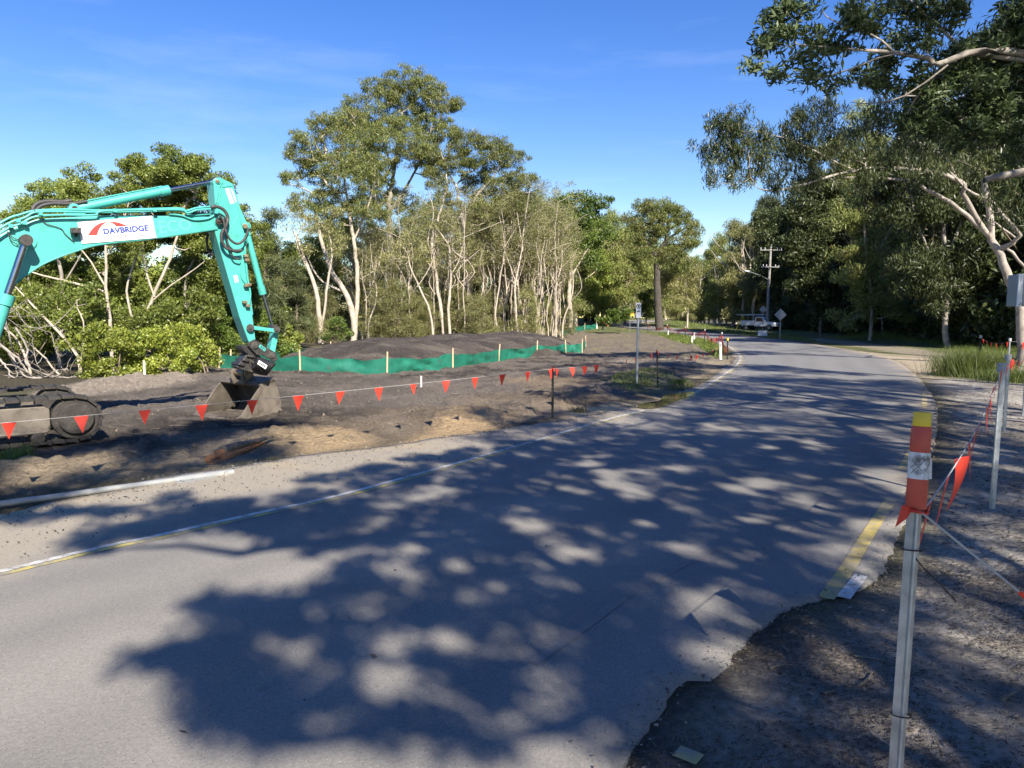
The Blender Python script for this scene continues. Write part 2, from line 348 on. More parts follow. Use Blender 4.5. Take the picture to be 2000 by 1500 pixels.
rz[:,0] = rz[:,0]-0.06; rz[:,-1] = rz[:,-1]-0.06
idx = np.arange(NR*NX).reshape(NR, NX)
rq = np.stack([idx[:-1,:-1], idx[:-1,1:], idx[1:,1:], idx[1:,:-1]], -1).reshape(-1, 4)
def ground_mat(name, attr, bump, nscale, spec=0.25, rough=0.95, speck=None, fine=0.5, bdist=0.03, coarse=0):
    m = bpy.data.materials.new(name); m.use_nodes = True; t = m.node_tree; b = t.nodes['Principled BSDF']
    b.inputs['Roughness'].default_value = rough; b.inputs['Specular IOR Level'].default_value = spec
    a = t.nodes.new("ShaderNodeAttribute"); a.attribute_name = attr
    c = t.nodes.new("ShaderNodeTexCoord"); n = t.nodes.new("ShaderNodeTexNoise"); n.inputs['Scale'].default_value = nscale; n.inputs['Detail'].default_value = 9; n.inputs['Roughness'].default_value = 0.7
    t.links.new(c.outputs['Object'], n.inputs['Vector'])
    mr = t.nodes.new("ShaderNodeMapRange"); mr.inputs[1].default_value = 0.25; mr.inputs[2].default_value = 0.75; mr.inputs[3].default_value = 1-fine; mr.inputs[4].default_value = 1+fine
    t.links.new(n.outputs[0], mr.inputs[0])
    mu = t.nodes.new("ShaderNodeMix"); mu.data_type = 'RGBA'; mu.blend_type = 'MULTIPLY'; mu.inputs[0].default_value = 1; mu.clamp_result = False
    t.links.new(a.outputs['Color'], mu.inputs[6]); t.links.new(mr.outputs[0], mu.inputs[7]); out = mu.outputs[2]
    if speck:
        for (sc, col, lo, hi) in speck:
            v = t.nodes.new("ShaderNodeTexNoise"); v.inputs['Scale'].default_value = sc; v.inputs['Detail'].default_value = 2
            t.links.new(c.outputs['Object'], v.inputs['Vector'])
            r = t.nodes.new("ShaderNodeMapRange"); r.inputs[1].default_value = lo; r.inputs[2].default_value = hi
            t.links.new(v.outputs[0], r.inputs[0])
            x = t.nodes.new("ShaderNodeMix"); x.data_type = 'RGBA'; t.links.new(r.outputs[0], x.inputs[0]); t.links.new(out, x.inputs[6]); x.inputs[7].default_value = (*col, 1); out = x.outputs[2]
    t.links.new(out, b.inputs['Base Color'])
    bp = t.nodes.new("ShaderNodeBump"); bp.inputs['Strength'].default_value = bump; bp.inputs['Distance'].default_value = bdist
    hgt = n.outputs[0]
    if coarse:
        nb = t.nodes.new("ShaderNodeTexNoise"); nb.inputs['Scale'].default_value = coarse; nb.inputs['Detail'].default_value = 8; nb.inputs['Roughness'].default_value = 0.72; nb.inputs['Distortion'].default_value = 0.6
        t.links.new(c.outputs['Object'], nb.inputs['Vector']); am = t.nodes.new("ShaderNodeMath"); am.operation = 'MULTIPLY_ADD'; am.inputs[1].default_value = 2.6
        t.links.new(nb.outputs[0], am.inputs[0]); t.links.new(n.outputs[0], am.inputs[2]); hgt = am.outputs[0]
    t.links.new(hgt, bp.inputs['Height']); t.links.new(bp.outputs[0], b.inputs['Normal'])
    return m
def color_attr(o, name, cols):
    a = o.data.color_attributes.new(name, 'FLOAT_COLOR', 'POINT')
    a.data.foreach_set('color', np.c_[cols, np.ones(len(cols))].astype(np.float32).ravel())
def mixc(c, col, k): return c*(1-k[...,None])+np.array(col)*k[...,None]
M['asphalt'] = ground_mat("worn asphalt", 'tone', 0.5, 55, 0.3, 0.85, speck=[(140, (0.40, 0.37, 0.33), 0.62, 0.74), (110, (0.07, 0.07, 0.07), 0.61, 0.74)], fine=0.28, bdist=0.006)
# asphalt tone: paler sandy film on the old surface, gravelly crumbling edge, darker newer seal further along
dl = np.abs(sdpoly(rx.ravel(), ry.ravel(), ROAD_SMALL)).reshape(rx.shape)
base = np.zeros(rx.shape+(3,))+np.array([0.198, 0.186, 0.166])
big = fbm(rx*0.35, ry*0.35, 5); fine = fbm(rx*1.6, ry*1.6, 8)
base = mixc(base, (0.245, 0.225, 0.192), sstep(0.45, 0.7, big)*0.8)
base = mixc(base, (0.15, 0.143, 0.13), sstep(0.5, 0.75, fine)*0.45)
base = mixc(base, (0.175, 0.172, 0.168), sstep(14, 24, ry)*0.8)
uu_ = np.broadcast_to(sx, rx.shape)+(big-.5)*.10
for cpos in (.36, .50, .70, .86): base = mixc(base, (0.135, 0.13, 0.12), np.exp(-((uu_-cpos)/.045)**2)*(.25+.45*fbm(rx*.8, ry*.8, 15)))
shw = np.interp(ry[:,0], [2, 8, 12, 20], [1.75, 1.9, 0.8, 0.3])[:,None]
dL = np.hypot(rx-Ls[:,None,0], ry-Ls[:,None,1])*0.95
base = mixc(base, (0.29, 0.25, 0.19), sstep(0.1, -0.5, dL-shw+(fine-0.5)*1.2)*0.85)
base = mixc(base, (0.33, 0.265, 0.17), sstep(0.5, 0.0, dL+(fine-0.5)*1.5)*0.7)
dR = np.hypot(rx-Rs[:,None,0], ry-Rs[:,None,1])
base = mixc(base, (0.27, 0.225, 0.165), sstep(0.55, 0.0, dR+(fine-0.5)*1.2)*0.75*sstep(5.0, 8.0, ry))
road = np_mesh("road", np.stack([rx, ry, rz], -1).reshape(-1, 3), rq, M['asphalt'], smooth=True); tag(road, kind='structure', label='grey asphalt road curving away to the left')
color_attr(road, 'tone', base.reshape(-1, 3))

# regions of the ground, outlined where they lie
Gp = lambda L: [tuple(G(*q)[:2]) for q in L]
SITE = [tuple(q) for q in L5[10:500:10]]
site_far = Gp([(1195,637),(1165,640),(1120,645),(1092,654),(1000,662),(850,665),(700,672),(560,690),(430,716),(330,728),(150,752),(0,775)])
SITE = SITE+site_far+[(-14, 17), (-20, 12), (-20, -6)]
BANK = Gp([(60,775),(150,750),(250,724),(345,718),(392,724),(385,745),(330,755),(220,770),(120,785)])
DRIVE = Gp([(1640,681),(1725,690),(1800,694),(1865,706),(1880,735),(1800,742),(1770,722),(1730,702)])
TRACK = Gp([(1560,662),(1600,660),(1680,668),(1800,682),(1880,695),(1866,710),(1800,697),(1690,680)])
VERGE = [tuple(q) for q in R5[340:515:8]][::-1]
LITTER = [tuple(q) for q in R5[40:300:6]]+Gp([(1800,742),(1870,738),(1960,716),(2120,712)])+[(18, 12), (9, 1), (4, -8), (-2, -8)]
GR_L = [Gp([(1285,652),(1300,650),(1340,657),(1392,668),(1400,680),(1352,676),(1310,664)]), Gp([(1350,670),(1395,672),(1420,690),(1400,700),(1370,684)]), Gp([(1205,733),(1255,728),(1330,735),(1360,752),(1335,767),(1250,770),(1190,760)]), Gp([(1190,640),(1290,645),(1290,652),(1210,648)]), Gp([(0,890),(60,884),(60,905),(0,912)])]
# polar sheet: one mesh from the camera's feet to the horizon
ang = np.r_[np.linspace(-48, 48, 760), np.linspace(50, 310, 90)]
rad = np.r_[0.0, 0.35*(1.0165**np.arange(0, 470))]
rad = np.r_[rad[rad < 680], 700, 1200]
A, RR = np.meshgrid(np.radians(ang), rad, indexing='ij')
gx = RR*np.sin(A); gy = RR*np.cos(A)
site_d = sdpoly(gx.ravel(), gy.ravel(), SITE).reshape(gx.shape)
road_d = sdpoly(gx.ravel(), gy.ravel(), ROAD_SMALL).reshape(gx.shape)
near = RR < 130
n1 = fbm(gx*0.9, gy*0.9, 1); n2 = fbm(gx*3.1, gy*3.1, 2); n3 = fbm(gx*0.25, gy*0.25, 4); n4 = fbm(gx*8, gy*8, 6, 3)
inS = sstep(0.0, 0.7, site_d+(n2-0.5)*0.4)
zz = gz(gx, gy)
rough_amp = inS*sstep(0.0, 1.2, -road_d)*near
ruts = np.sin((gx*0.643-gy*0.766)*5.5+n1*5)*0.5+0.5
zz = zz + rough_amp*((n1-0.5)*0.15+(n2-0.5)*0.09+(n4-0.5)*0.10+0.03*ruts*sstep(11, 17, gy))
# spoil windrow along the dug edge by the road, clods around the fence post
edge = sdpoly(gx.ravel(), gy.ravel(), [tuple(q) for q in seg_off(LINE, [o+0.9 for o in loff])][:14]+[(-30, 40), (-40, -8)]).reshape(gx.shape)
zz = zz + rough_amp*0.11*np.exp(-((edge-0.9)/0.55)**2)*(0.3+1.2*n2)
litt = sstep(-0.1, 0.5, sdpoly(gx.ravel(), gy.ravel(), LITTER).reshape(gx.shape))
zz = zz + litt*((n2-0.4)*0.022+(n4-0.4)*0.014)*near
_b = sstep(-.6, 1.2, sdpoly(gx.ravel(), gy.ravel(), BANK).reshape(gx.shape)); zz = zz+_b*(.09+.20*(n2-.5)+.12*(n4-.5))
PUD = Gp([(1236,798),(1250,792),(1284,790),(1298,776),(1330,770),(1356,769),(1350,776),(1320,788),(1290,799),(1262,802)])
zz = zz-(zz+.02)*sstep(-.35, .05, sdpoly(gx.ravel(), gy.ravel(), PUD).reshape(gx.shape))
zz = np.where(road_d > 0.22, gz(gx, gy)-0.04, zz)
def rg(poly, soft=0.6, wob=0.8): return sstep(-soft, soft, sdpoly(gx.ravel(), gy.ravel(), poly).reshape(gx.shape)+(n1-0.5)*2*wob+(n2-0.5)*wob)
C = np.zeros(gx.shape+(3,))+np.array([0.085, 0.072, 0.048])                                   # forest floor
C = mixc(C, (0.16, 0.15, 0.07), sstep(0.45, 0.65, n3)*0.6)
dark = np.array([0.165, 0.14, 0.115])
S = np.zeros_like(C)+dark
S = mixc(S, (0.045, 0.038, 0.032), sstep(0.42, 0.58, n1)*0.85)
S = mixc(S, (0.19, 0.152, 0.112), sstep(0.52, 0.70, n2)*0.55)
S = mixc(S, (0.17, 0.145, 0.118), sstep(0.40, 0.62, fbm(gx*0.42+7, gy*0.42, 12))*sstep(9, 12, gy)*sstep(30, 18, gy)*0.55)
S = mixc(S, (0.19, 0.155, 0.125), sstep(27, 34, gy)*0.65*sstep(0.35, 0.6, n2))
C = mixc(C, (1, 1, 1), inS*0)*(1-inS[...,None])+S*inS[...,None]
for pl, col, k in [(Gp([(800,870),(850,835),(960,800),(1010,805),(990,830),(900,860)]), (0.74, 0.50, 0.25), 0.95), (Gp([(530,895),(560,862),(690,850),(720,875),(640,892)]), (0.68, 0.48, 0.25), 0.9),
                   (Gp([(1080,822),(1110,795),(1210,792),(1230,808),(1120,825)]), (0.66, 0.51, 0.31), 0.9), (Gp([(600,930),(720,885),(1000,835),(1250,790),(1330,765),(1345,775),(1240,812),(1000,868),(800,900)]), (0.52, 0.40, 0.255), 0.7),
                   (Gp([(1060,790),(1130,770),(1190,775),(1130,792)]), (0.36, 0.25, 0.14), 0.6), (Gp([(480,900),(560,850),(760,800),(980,770),(1120,755),(1200,765),(1010,835),(760,895)]), (0.24, 0.185, 0.125), 0.55), (Gp([(560,760),(800,745),(1040,735),(1010,765),(800,790),(600,800)]), (0.20, 0.168, 0.135), 0.5), (Gp([(1280,768),(1400,728),(1450,700),(1440,690),(1395,700),(1330,745)]), (0.34, 0.27, 0.18), 0.8),
                   (Gp([(1180,705),(1330,700),(1420,702),(1440,712),(1380,716),(1200,715)]), (0.30, 0.25, 0.18), 0.7), (Gp([(0,925),(200,905),(420,880),(520,872),(520,905),(300,925),(0,960)]), (0.40, 0.31, 0.20), 0.65),
                   (Gp([(980,740),(1100,735),(1180,755),(1060,765)]), (0.30, 0.22, 0.14), 0.5), (BANK, (0.34, 0.285, 0.22), 0.9)]:
    C = mixc(C, col, rg(pl, 0.35, 0.5)*k)
C = mixc(C, (0.45, 0.37, 0.26), rg(DRIVE, 0.5, 0.4)*0.95)
# right hand verge and lawns
grassR = sstep(0, 1.5, -road_d)*(gx > 8)*sstep(33, 38, gy+0.12*gx)
C = mixc(C, (0.105, 0.125, 0.045), grassR*sstep(45, 36, gx-0.0)*0.9)
C = mixc(C, (0.17, 0.165, 0.07), grassR*sstep(0.5, 0.62, n1)*0.6*sstep(45, 36, gx))
C = mixc(C, (0.30, 0.255, 0.19), rg(TRACK, 0.5, 0.5)*0.85)
DIRT2 = Gp([(1180,650),(1250,650),(1330,662),(1395,676),(1445,702),(1330,702),(1150,695),(1085,662),(1120,652)])
C = mixc(C, (0.175, 0.142, 0.112), rg(DIRT2, 0.8, 0.8)*.95); C = mixc(C, (0.24, 0.225, 0.10), rg(DIRT2, 0.8, 0.8)*sstep(.55, .7, n2)*.5)
for pl, k_ in zip(GR_L, (.9, .8, .35, .0, .5)): C = mixc(C, (0.17, 0.19, 0.055), rg(pl, 0.4, 0.6)*k_)
Lc0 = np.zeros_like(C)+np.array([0.46, 0.42, 0.36])
Lc0 = mixc(Lc0, (0.25, 0.225, 0.195), sstep(0.42, 0.62, n2)*0.75); Lc0 = mixc(Lc0, (0.45, 0.41, 0.34), sstep(0.55, 0.72, n1)*0.6)
Lc0 = mixc(Lc0, (0.20, 0.18, 0.155), sstep(0.46, 0.60, fbm(gx*0.7, gy*0.7, 21))*0.6)
C = C*(1-litt[...,None])+Lc0*litt[...,None]
halo = np.exp(-np.maximum(0, -road_d)/0.25)*litt*sstep(6, 9, gy)
C = mixc(C, (0.38, 0.31, 0.22), halo*0.7)
C = mixc(C, (0.31, 0.262, 0.21), litt*sstep(1.0, 0.2, np.abs(gx-(0.75+0.42*(gy-2.5)))-0.25+(n1-0.5)*0.5)*sstep(4.9, 4.3, gy)*0.85)   # brown silt film at the broken edge
n_, m_ = gx.shape
idx = np.arange(n_*m_).reshape(n_, m_); i2 = np.r_[np.arange(n_), 0]
gq = np.stack([idx[i2[:-1], :-1], idx[i2[:-1], 1:], idx[i2[1:], 1:], idx[i2[1:], :-1]], -1) if False else np.stack([idx[i2[:-1]][:, :-1], idx[i2[:-1]][:, 1:], idx[i2[1:]][:, 1:], idx[i2[1:]][:, :-1]], -1)
M['ground'] = ground_mat("soil and sand", 'soil', 1.0, 19, 0.12, 0.95, speck=[(38, (0.36, 0.31, 0.24), 0.66, 0.74), (30, (0.045, 0.038, 0.033), 0.67, 0.75)], fine=0.62, bdist=0.06, coarse=3.6)
ground = np_mesh("ground", np.stack([gx, gy, zz], -1).reshape(-1, 3), gq.reshape(-1, 4)[:, ::-1], M['ground'], smooth=True); tag(ground, kind='structure')
color_attr(ground, 'soil', C.reshape(-1, 3))
from mathutils.bvhtree import BVHTree
_keep = (gy > -1) & (RR < 130) & (np.abs(gx) < 60)
def surf(x, y):                                                   # bumpy ground height near (x, y)
    a = math.degrees(math.atan2(x, y)); r = math.hypot(x, y)
    if abs(a) > 47.9: return float(gz(x, y))
    fa = (a+48)/96*759; i = int(fa); fa -= i
    k = max(1, min(int(np.searchsorted(rad, r)), len(rad)-1)); fr = (r-rad[k-1])/(rad[k]-rad[k-1]+1e-9)
    return float((zz[i,k-1]*(1-fr)+zz[i,k]*fr)*(1-fa)+(zz[min(i+1,759),k-1]*(1-fr)+zz[min(i+1,759),k]*fr)*fa)

# painted lines, worn
def paint_mat(name, paint, under, lo, hi, scale=9):
    m = bpy.data.materials.new(name); m.use_nodes = True; t = m.node_tree; b = t.nodes['Principled BSDF']; b.inputs['Roughness'].default_value = 0.8
    c = t.nodes.new("ShaderNodeTexCoord"); n = t.nodes.new("ShaderNodeTexNoise"); n.inputs['Scale'].default_value = scale; n.inputs['Detail'].default_value = 9; n.inputs['Roughness'].default_value = 0.72
    n2 = t.nodes.new("ShaderNodeTexNoise"); n2.inputs['Scale'].default_value = 0.55; n2.inputs['Detail'].default_value = 2
    r = t.nodes.new("ShaderNodeMapRange"); r.inputs[1].default_value = lo; r.inputs[2].default_value = hi
    a = t.nodes.new("ShaderNodeMath"); a.operation = 'MULTIPLY_ADD'; a.inputs[1].default_value = 0.5; 
    t.links.new(c.outputs['Object'], n.inputs['Vector']); t.links.new(c.outputs['Object'], n2.inputs['Vector'])
    t.links.new(n2.outputs[0], a.inputs[0]); t.links.new(n.outputs[0], a.inputs[2]); t.links.new(a.outputs[0], r.inputs[0])
    x = t.nodes.new("ShaderNodeMix"); x.data_type = 'RGBA'; t.links.new(r.outputs[0], x.inputs[0]); x.inputs[6].default_value = (*under, 1); x.inputs[7].default_value = (*paint, 1)
    t.links.new(x.outputs[2], b.inputs['Base Color'])
    return m
M['pw'] = paint_mat("worn white line paint", (0.55, 0.54, 0.50), (0.21, 0.195, 0.17), 0.64, 0.82)
M['py'] = paint_mat("worn yellow line paint", (0.52, 0.42, 0.09), (0.22, 0.20, 0.16), 0.70, 0.90, 7)
M['py2'] = paint_mat("yellow edge paint", (0.50, 0.38, 0.08), (0.25, 0.215, 0.16), 0.66, 0.98, 7)
M['scuff'] = paint_mat("pale scuff", (0.27, 0.255, 0.23), (0.165, 0.153, 0.138), 0.78, 0.95, 14)
def strip(name, pl, o0, o1, m, z, n=200):
    pl = catmull(pl, n) if len(pl) != n else np.asarray(pl); a = seg_off(pl, o0); b = seg_off(pl, o1)
    def zf(q): return gz(q[:,0], q[:,1])+0.022+0.02*sstep(60, 120, q[:,1])+z
    v = np.r_[np.c_[a, zf(a)], np.c_[b, zf(b)]]
    q = [(i, i+1, n+i+1, n+i) for i in range(n-1)]
    o = np_mesh(name, v, q, m); tag(o, kind='structure'); return o
LN = LINE[1:14]
strip("white_edge_line", LN, 0.012, 0.075, M['pw'], 0.004, 300)
strip("yellow_edge_line", LN, -0.062, 0.0, M['py'], 0.004, 300)
for YL in ([(1612,1180),(1660,1108),(1700,1042),(1742,978)], [(1762,922),(1776,892),(1788,862)], [(1805,800),(1806,765)]): strip("yellow_edge_line", Gp(YL), -0.05, 0.045, M['py2'], 0.004, 80)
strip("yellow_edge_line", Gp([(1335,1500),(1352,1478)]), -0.05, 0.05, M['py2'], 0.004, 6)
strip("white_road_mark", Gp([(1650,1180),(1685,1132)]), -0.03, 0.05, M['pw'], 0.004, 8)
strip("pale_scuff_mark", Gp([(1040,1310),(1150,1228),(1260,1150),(1400,1080)]), -0.03, 0.03, M['scuff'], 0.003, 60)
M['crack'] = mat("dark crack filler", (0.03, 0.029, 0.028), 0.8, 0, col2=(0.09, 0.085, 0.078), scale=6)
rc = np.random.default_rng(17)
for pts, wd in [([(1490,1010),(1530,960),(1560,930)], .003), ([(1455,1000),(1490,1010),(1575,1025)], .003), ([(650,1000),(760,1005),(900,985),(1010,1000)], .003), ([(1200,900),(1290,880),(1400,905)], .004)]:
    gp_ = catmull([G(*q)[:2] for q in pts], 60); gp_ = gp_+np.cumsum(rc.normal(size=gp_.shape)*.006, 0)*.8
    wv = wd*rc.uniform(.3, 1.4, 60); strip("road_crack", gp_, 0.0, wv[np.arange(60)], M['crack'], 0.002, 60)
# puddle: shallow water lying in the dip by the road edge
wm = bpy.data.materials.new("muddy water"); wm.use_nodes = True; b = wm.node_tree.nodes['Principled BSDF']
b.inputs['Base Color'].default_value = (0.09, 0.07, 0.045, 1); b.inputs['Roughness'].default_value = 0.03; b.inputs['IOR'].default_value = 1.33; b.inputs['Specular IOR Level'].default_value = 0.8
pp = catmull(Gp([(1236,798),(1250,792),(1284,790),(1298,776),(1330,770),(1356,769),(1350,776),(1320,788),(1290,799),(1262,802),(1236,798)]), 60)[:-1]
zp = max(surf(q[0], q[1]) for q in pp)*0.0+0.035
pm = MB(); pm.add([(q[0], q[1], zp) for q in pp]+[(pp[:,0].mean(), pp[:,1].mean(), zp)], [(i, (i+1) % 59, 59) for i in range(59)])
tag(pm.build("puddle", wm), kind='structure')
# ================================================================== TREES: tapered limbs grown towards leaf clumps, clumps filled with leaf-sized faces
def leaf_faces(rng, cen, rad, per, kind, L):
    K = len(cen); n = K*per
    c = np.repeat(cen, per, 0); r = np.repeat(rad, per)[:,None]
    g = rng.normal(size=(n, 3)); g /= np.linalg.norm(g, axis=1)[:,None]+1e-9
    g *= (rng.random((n, 1))**0.45)
    g[:,2] *= (1.25 if kind == 'weep' else 0.7)
    pos = c + g*r
    d = rng.normal(size=(n, 3))
    if kind == 'gum': ax = d*0.55+np.array([0, 0, -0.75]); W = 0.21
    elif kind == 'weep': ax = d*0.45+np.array([0, 0, -0.85]); W = 0.15
    elif kind == 'oblong': ax = d*0.7+g*0.5+np.array([0, 0, 0.1]); W = 0.25
    elif kind == 'broad': ax = d*0.75+g*0.5+np.array([0, 0, 0.35]); W = 0.46
    elif kind == 'needle': ax = d*0.5+g*0.5+np.array([0, 0, 0.25]); W = 0.075
    elif kind == 'spray': ax = d*0.5+g*0.7+np.array([0, 0, 0.3]); W = 0.20
    else: ax = d; W = 0.3
    ax /= np.linalg.norm(ax, axis=1)[:,None]+1e-9
    s = np.cross(ax, rng.normal(size=(n, 3))); s /= np.linalg.norm(s, axis=1)[:,None]+1e-9
    l = (L*rng.uniform(0.65, 1.35, (n, 1))); wd = l*W*rng.uniform(0.8, 1.2, (n, 1))
    bend = np.cross(ax, s)*l*0.06
    v = np.stack([pos-ax*l*0.5, pos-s*wd*0.5-ax*l*0.05+bend, pos+ax*l*0.5, pos+s*wd*0.5-ax*l*0.05+bend], 1).reshape(-1, 3)
    return v, np.arange(4*n).reshape(-1, 4)
def tubes_np(chains, scale_sides=True):
    V = []; Q = []; b = 0
    for pts, rad in chains:
        m = len(pts); rmax = max(rad); n = 10 if rmax > 0.14 else (7 if rmax > 0.06 else (5 if rmax > 0.02 else 3))
        T = np.gradient(pts, axis=0); T /= np.linalg.norm(T, axis=1)[:,None]+1e-9
        a = np.array([1.0, 0.2, 0.1]); X = np.cross(T, a); X /= np.linalg.norm(X, axis=1)[:,None]+1e-9; Y = np.cross(T, X)
        an = np.arange(n)*2*np.pi/n
        ring = pts[:,None]+np.asarray(rad)[:,None,None]*(np.cos(an)[None,:,None]*X[:,None]+np.sin(an)[None,:,None]*Y[:,None])
        V.append(ring.reshape(-1, 3))
        i = np.arange(m-1)[:,None]*n; k = np.arange(n)[None]; k2 = (k+1) % n
        Q.append((b+np.stack([i+k, i+k2, i+n+k2, i+n+k], -1)).reshape(-1, 4)); b += m*n
    return np.concatenate(V), np.concatenate(Q)
def wiggle(pts, n, amp, rng):
    p = catmull(pts, n); k = len(p)
    w = np.cumsum(rng.normal(size=(k, 3)), 0); w -= np.linspace(0, 1, k)[:,None]*w[-1]
    w *= amp/(np.abs(w).max()+1e-6); w[:,2] *= 0.3
    return p+w
def grow(rng, trunks, clumps, crad, tip=0.012, bow=0.25, power=0.46, min_up=0.8, twigs=0):
    """trunks: list of (pts Nx3, r0, r1). returns chains"""
    pos = []; chains = []
    for pts, r0, r1 in trunks:
        L = np.linalg.norm(np.diff(pts, axis=0), axis=1).sum(); n = max(6, int(L/0.35))
        p = wiggle(pts, n, 0.035*L*0.5, rng); t = np.linspace(0, 1, n)
        rr = r0*(1-t)**0.8+r1*t**0.9
        chains.append([p, rr, None]); 
    nodes = []; rads = []; ch = []
    for ci, (p, rr, _) in enumerate(chains):
        k = max(1, int(len(p)*0.28)) if ci == 0 else 2
        for j in range(k, len(p)): nodes.append(p[j]); rads.append(rr[j])
    nodes = np.array(nodes); rads = np.array(rads); par = -np.ones(len(nodes), int); cnt = np.zeros(len(nodes))
    d0 = np.array([np.min(np.linalg.norm(nodes-c, axis=1)) for c in clumps]); order = np.argsort(d0)
    NP = [nodes]; NPall = nodes; nt0 = len(nodes); paths = []
    for o in order:
        c = clumps[o]; dv = c-NPall; dist = np.linalg.norm(dv, axis=1)
        cost = dist*(1+min_up*np.clip(-dv[:,2]/(dist+1e-6)+0.25, 0, 2)**1.5)
        j = int(np.argmin(cost)); a = NPall[j]; D = np.linalg.norm(c-a); m = max(3, min(9, int(D/0.45)+2))
        mid = (a+c)/2+np.array([0, 0, -bow*0.3*D])+rng.normal(size=3)*bow*0.35*D
        t = np.linspace(0, 1, m)[:,None]
        p = (1-t)**2*a+2*t*(1-t)*mid+t*t*c; p[1:-1] += rng.normal(size=(m-2, 3))*0.035*D
        k0 = len(NPall); NPall = np.vstack([NPall, p[1:]]); par = np.r_[par, j, np.arange(k0, k0+m-2)]
        cnt = np.r_[cnt, np.zeros(m-1)]; paths.append((j, k0, k0+m-1))
        q = k0+m-2
        cnt_path = []
        while q >= 0: cnt[q] += 1; q = par[q]
    rad = tip*np.maximum(cnt, 1)**power
    out = [(p, rr) for p, rr, _ in chains]
    for j, k0, k1 in paths:
        p = np.vstack([NPall[j], NPall[k0:k1]]); rj = min(rad[k0]*1.15, rads[j] if j < nt0 else rad[j]); r = np.r_[rj, rad[k0:k1]]
        r[-1] *= 0.5; out.append((p, np.minimum(r, rj)))
    for k in range(twigs):
        c = clumps[rng.integers(len(clumps))]; d = rng.normal(size=3); d /= np.linalg.norm(d); e = c+d*crad[0]*1.1
        out.append((np.array([c, (c+e)/2+rng.normal(size=3)*0.05, e]), np.array([tip*0.6, tip*0.45, tip*0.2])))
    return out
def fill_blobs(rng, blobs, per_m, crad, shell=0.55):
    """blobs: list of (centre, (rx,ry,rz)); clump centres spread through each, thicker near the outside"""
    out = []
    for c, r in blobs:
        vol = r[0]*r[1]*r[2]; n = max(2, int(per_m*vol**0.75))
        g = rng.normal(size=(n, 3)); g /= np.linalg.norm(g, axis=1)[:,None]; g *= rng.random((n, 1))**(shell*0.6)
        out.append(np.array(c)+g*np.array(r)*0.92)
    return np.vstack(out)
def make_tree(name, base, trunks, clumps, crad, per, kind, L, bark, leaf, label, cat='tree', group=None, seed=0, tip=0.012, bow=0.25, twigs=0, power=0.46, min_up=0.8, crown_name='crown'):
    rng = np.random.default_rng(seed); root = empty(name, base, label, cat, group)
    cr = np.full(len(clumps), crad)*rng.uniform(0.7, 1.3, len(clumps))
    ch = grow(rng, trunks, clumps, cr, tip, bow, power, min_up, twigs)
    v, q = tubes_np(ch); np_mesh('trunk', v, q, M[bark], root, smooth=True)
    v, q = leaf_faces(rng, clumps, cr, per, kind, L); np_mesh(crown_name, v, q, M[leaf], root)
    return root
def px_path(pts, Y, dys=None):                                     # a stem traced at its own distance
    return np.array([P(u, v, Y+(dys[i] if dys else 0)) for i, (u, v) in enumerate(pts)])
def px_blobs(L, Y):
    out = []
    for q in L:
        u, v, ru, rv = q[:4]; dy = q[4] if len(q) > 4 else 0
        k = (Y+dy)/FPX; out.append((P(u, v, Y+dy), (ru*k, (ru+rv)*0.5*k*0.9, rv*k)))
    return out
def hero(name, Y, stems, blobs, label, seed, bark='bark_pale', leaf='gum', kind='gum', L=0.24, per=90, crad=0.62, per_m=9, tip=0.014, ground_dy=0, group=None, cat='tree', bow=0.25, twigs=0, shell=0.55, power=0.46, min_up=0.8, grow_=1.08, dens=0.85, thin=0.66):
    """stems: list of (pixel path from the bottom, r0, r1[, depth offsets])"""
    rng = np.random.default_rng(seed+500); tr = []
    for s in stems:
        p = px_path(s[0], Y, s[3] if len(s) > 3 else None); tr.append((p, s[1]*thin, s[2]*thin))
    b0 = tr[0][0][0]; zb = float(gz(b0[0], b0[1]))
    for i, (p, r0, r1) in enumerate(tr):                            # stand the stems in the soil
        if stems[i][0][0][1] > 600: p[0][2] = zb-0.15
    base = (b0[0], b0[1], zb)
    cl = fill_blobs(rng, px_blobs([(q[0], q[1], q[2]*grow_, q[3]*grow_)+tuple(q[4:]) for q in blobs], Y), per_m*dens, crad, shell)
    return make_tree(name, base, tr, cl, crad, per, kind, L, bark, leaf, label, cat, group, seed, tip, bow, twigs, power, min_up)

# ---- left: mangroves behind the excavator (about 20 to 26 m away)
hero('mangrove_tree', 25, [([(118,700),(112,640),(120,560),(105,470),(95,420)], .14, .04), ([(118,640),(60,560),(40,480)], .07, .02), ([(120,560),(165,480),(170,420)], .06, .02)],
     [(60,430,50,42,0),(110,385,55,42,1),(160,365,40,38,-1),(120,440,80,45,0),(40,490,60,45,1),(170,450,50,50,1),(80,540,90,40,1.5),(190,540,60,40,1.5)], 'leafy mangrove at the far left, crown showing above the excavator boom', 1, 'bark_grey', 'mangrove', 'broad', .085, 290, .30, 62, .008)
hero('mangrove_tree', 23.5, [([(218,690),(212,620),(204,560),(208,500),(200,450)], .10, .035), ([(204,570),(150,555),(90,540),(40,525)], .075, .03), ([(204,560),(170,500),(130,470)], .05, .02), ([(208,500),(240,440),(255,380)], .045, .02)],
     [(190,405,35,22,0),(235,400,40,35,0),(180,460,40,30,1),(250,470,40,30,0),(205,520,50,30,1.5)], 'mangrove with a pale forked trunk under the middle of the boom', 2, 'bark_pale', 'mangrove', 'broad', .085, 230, .28, 50, .008)
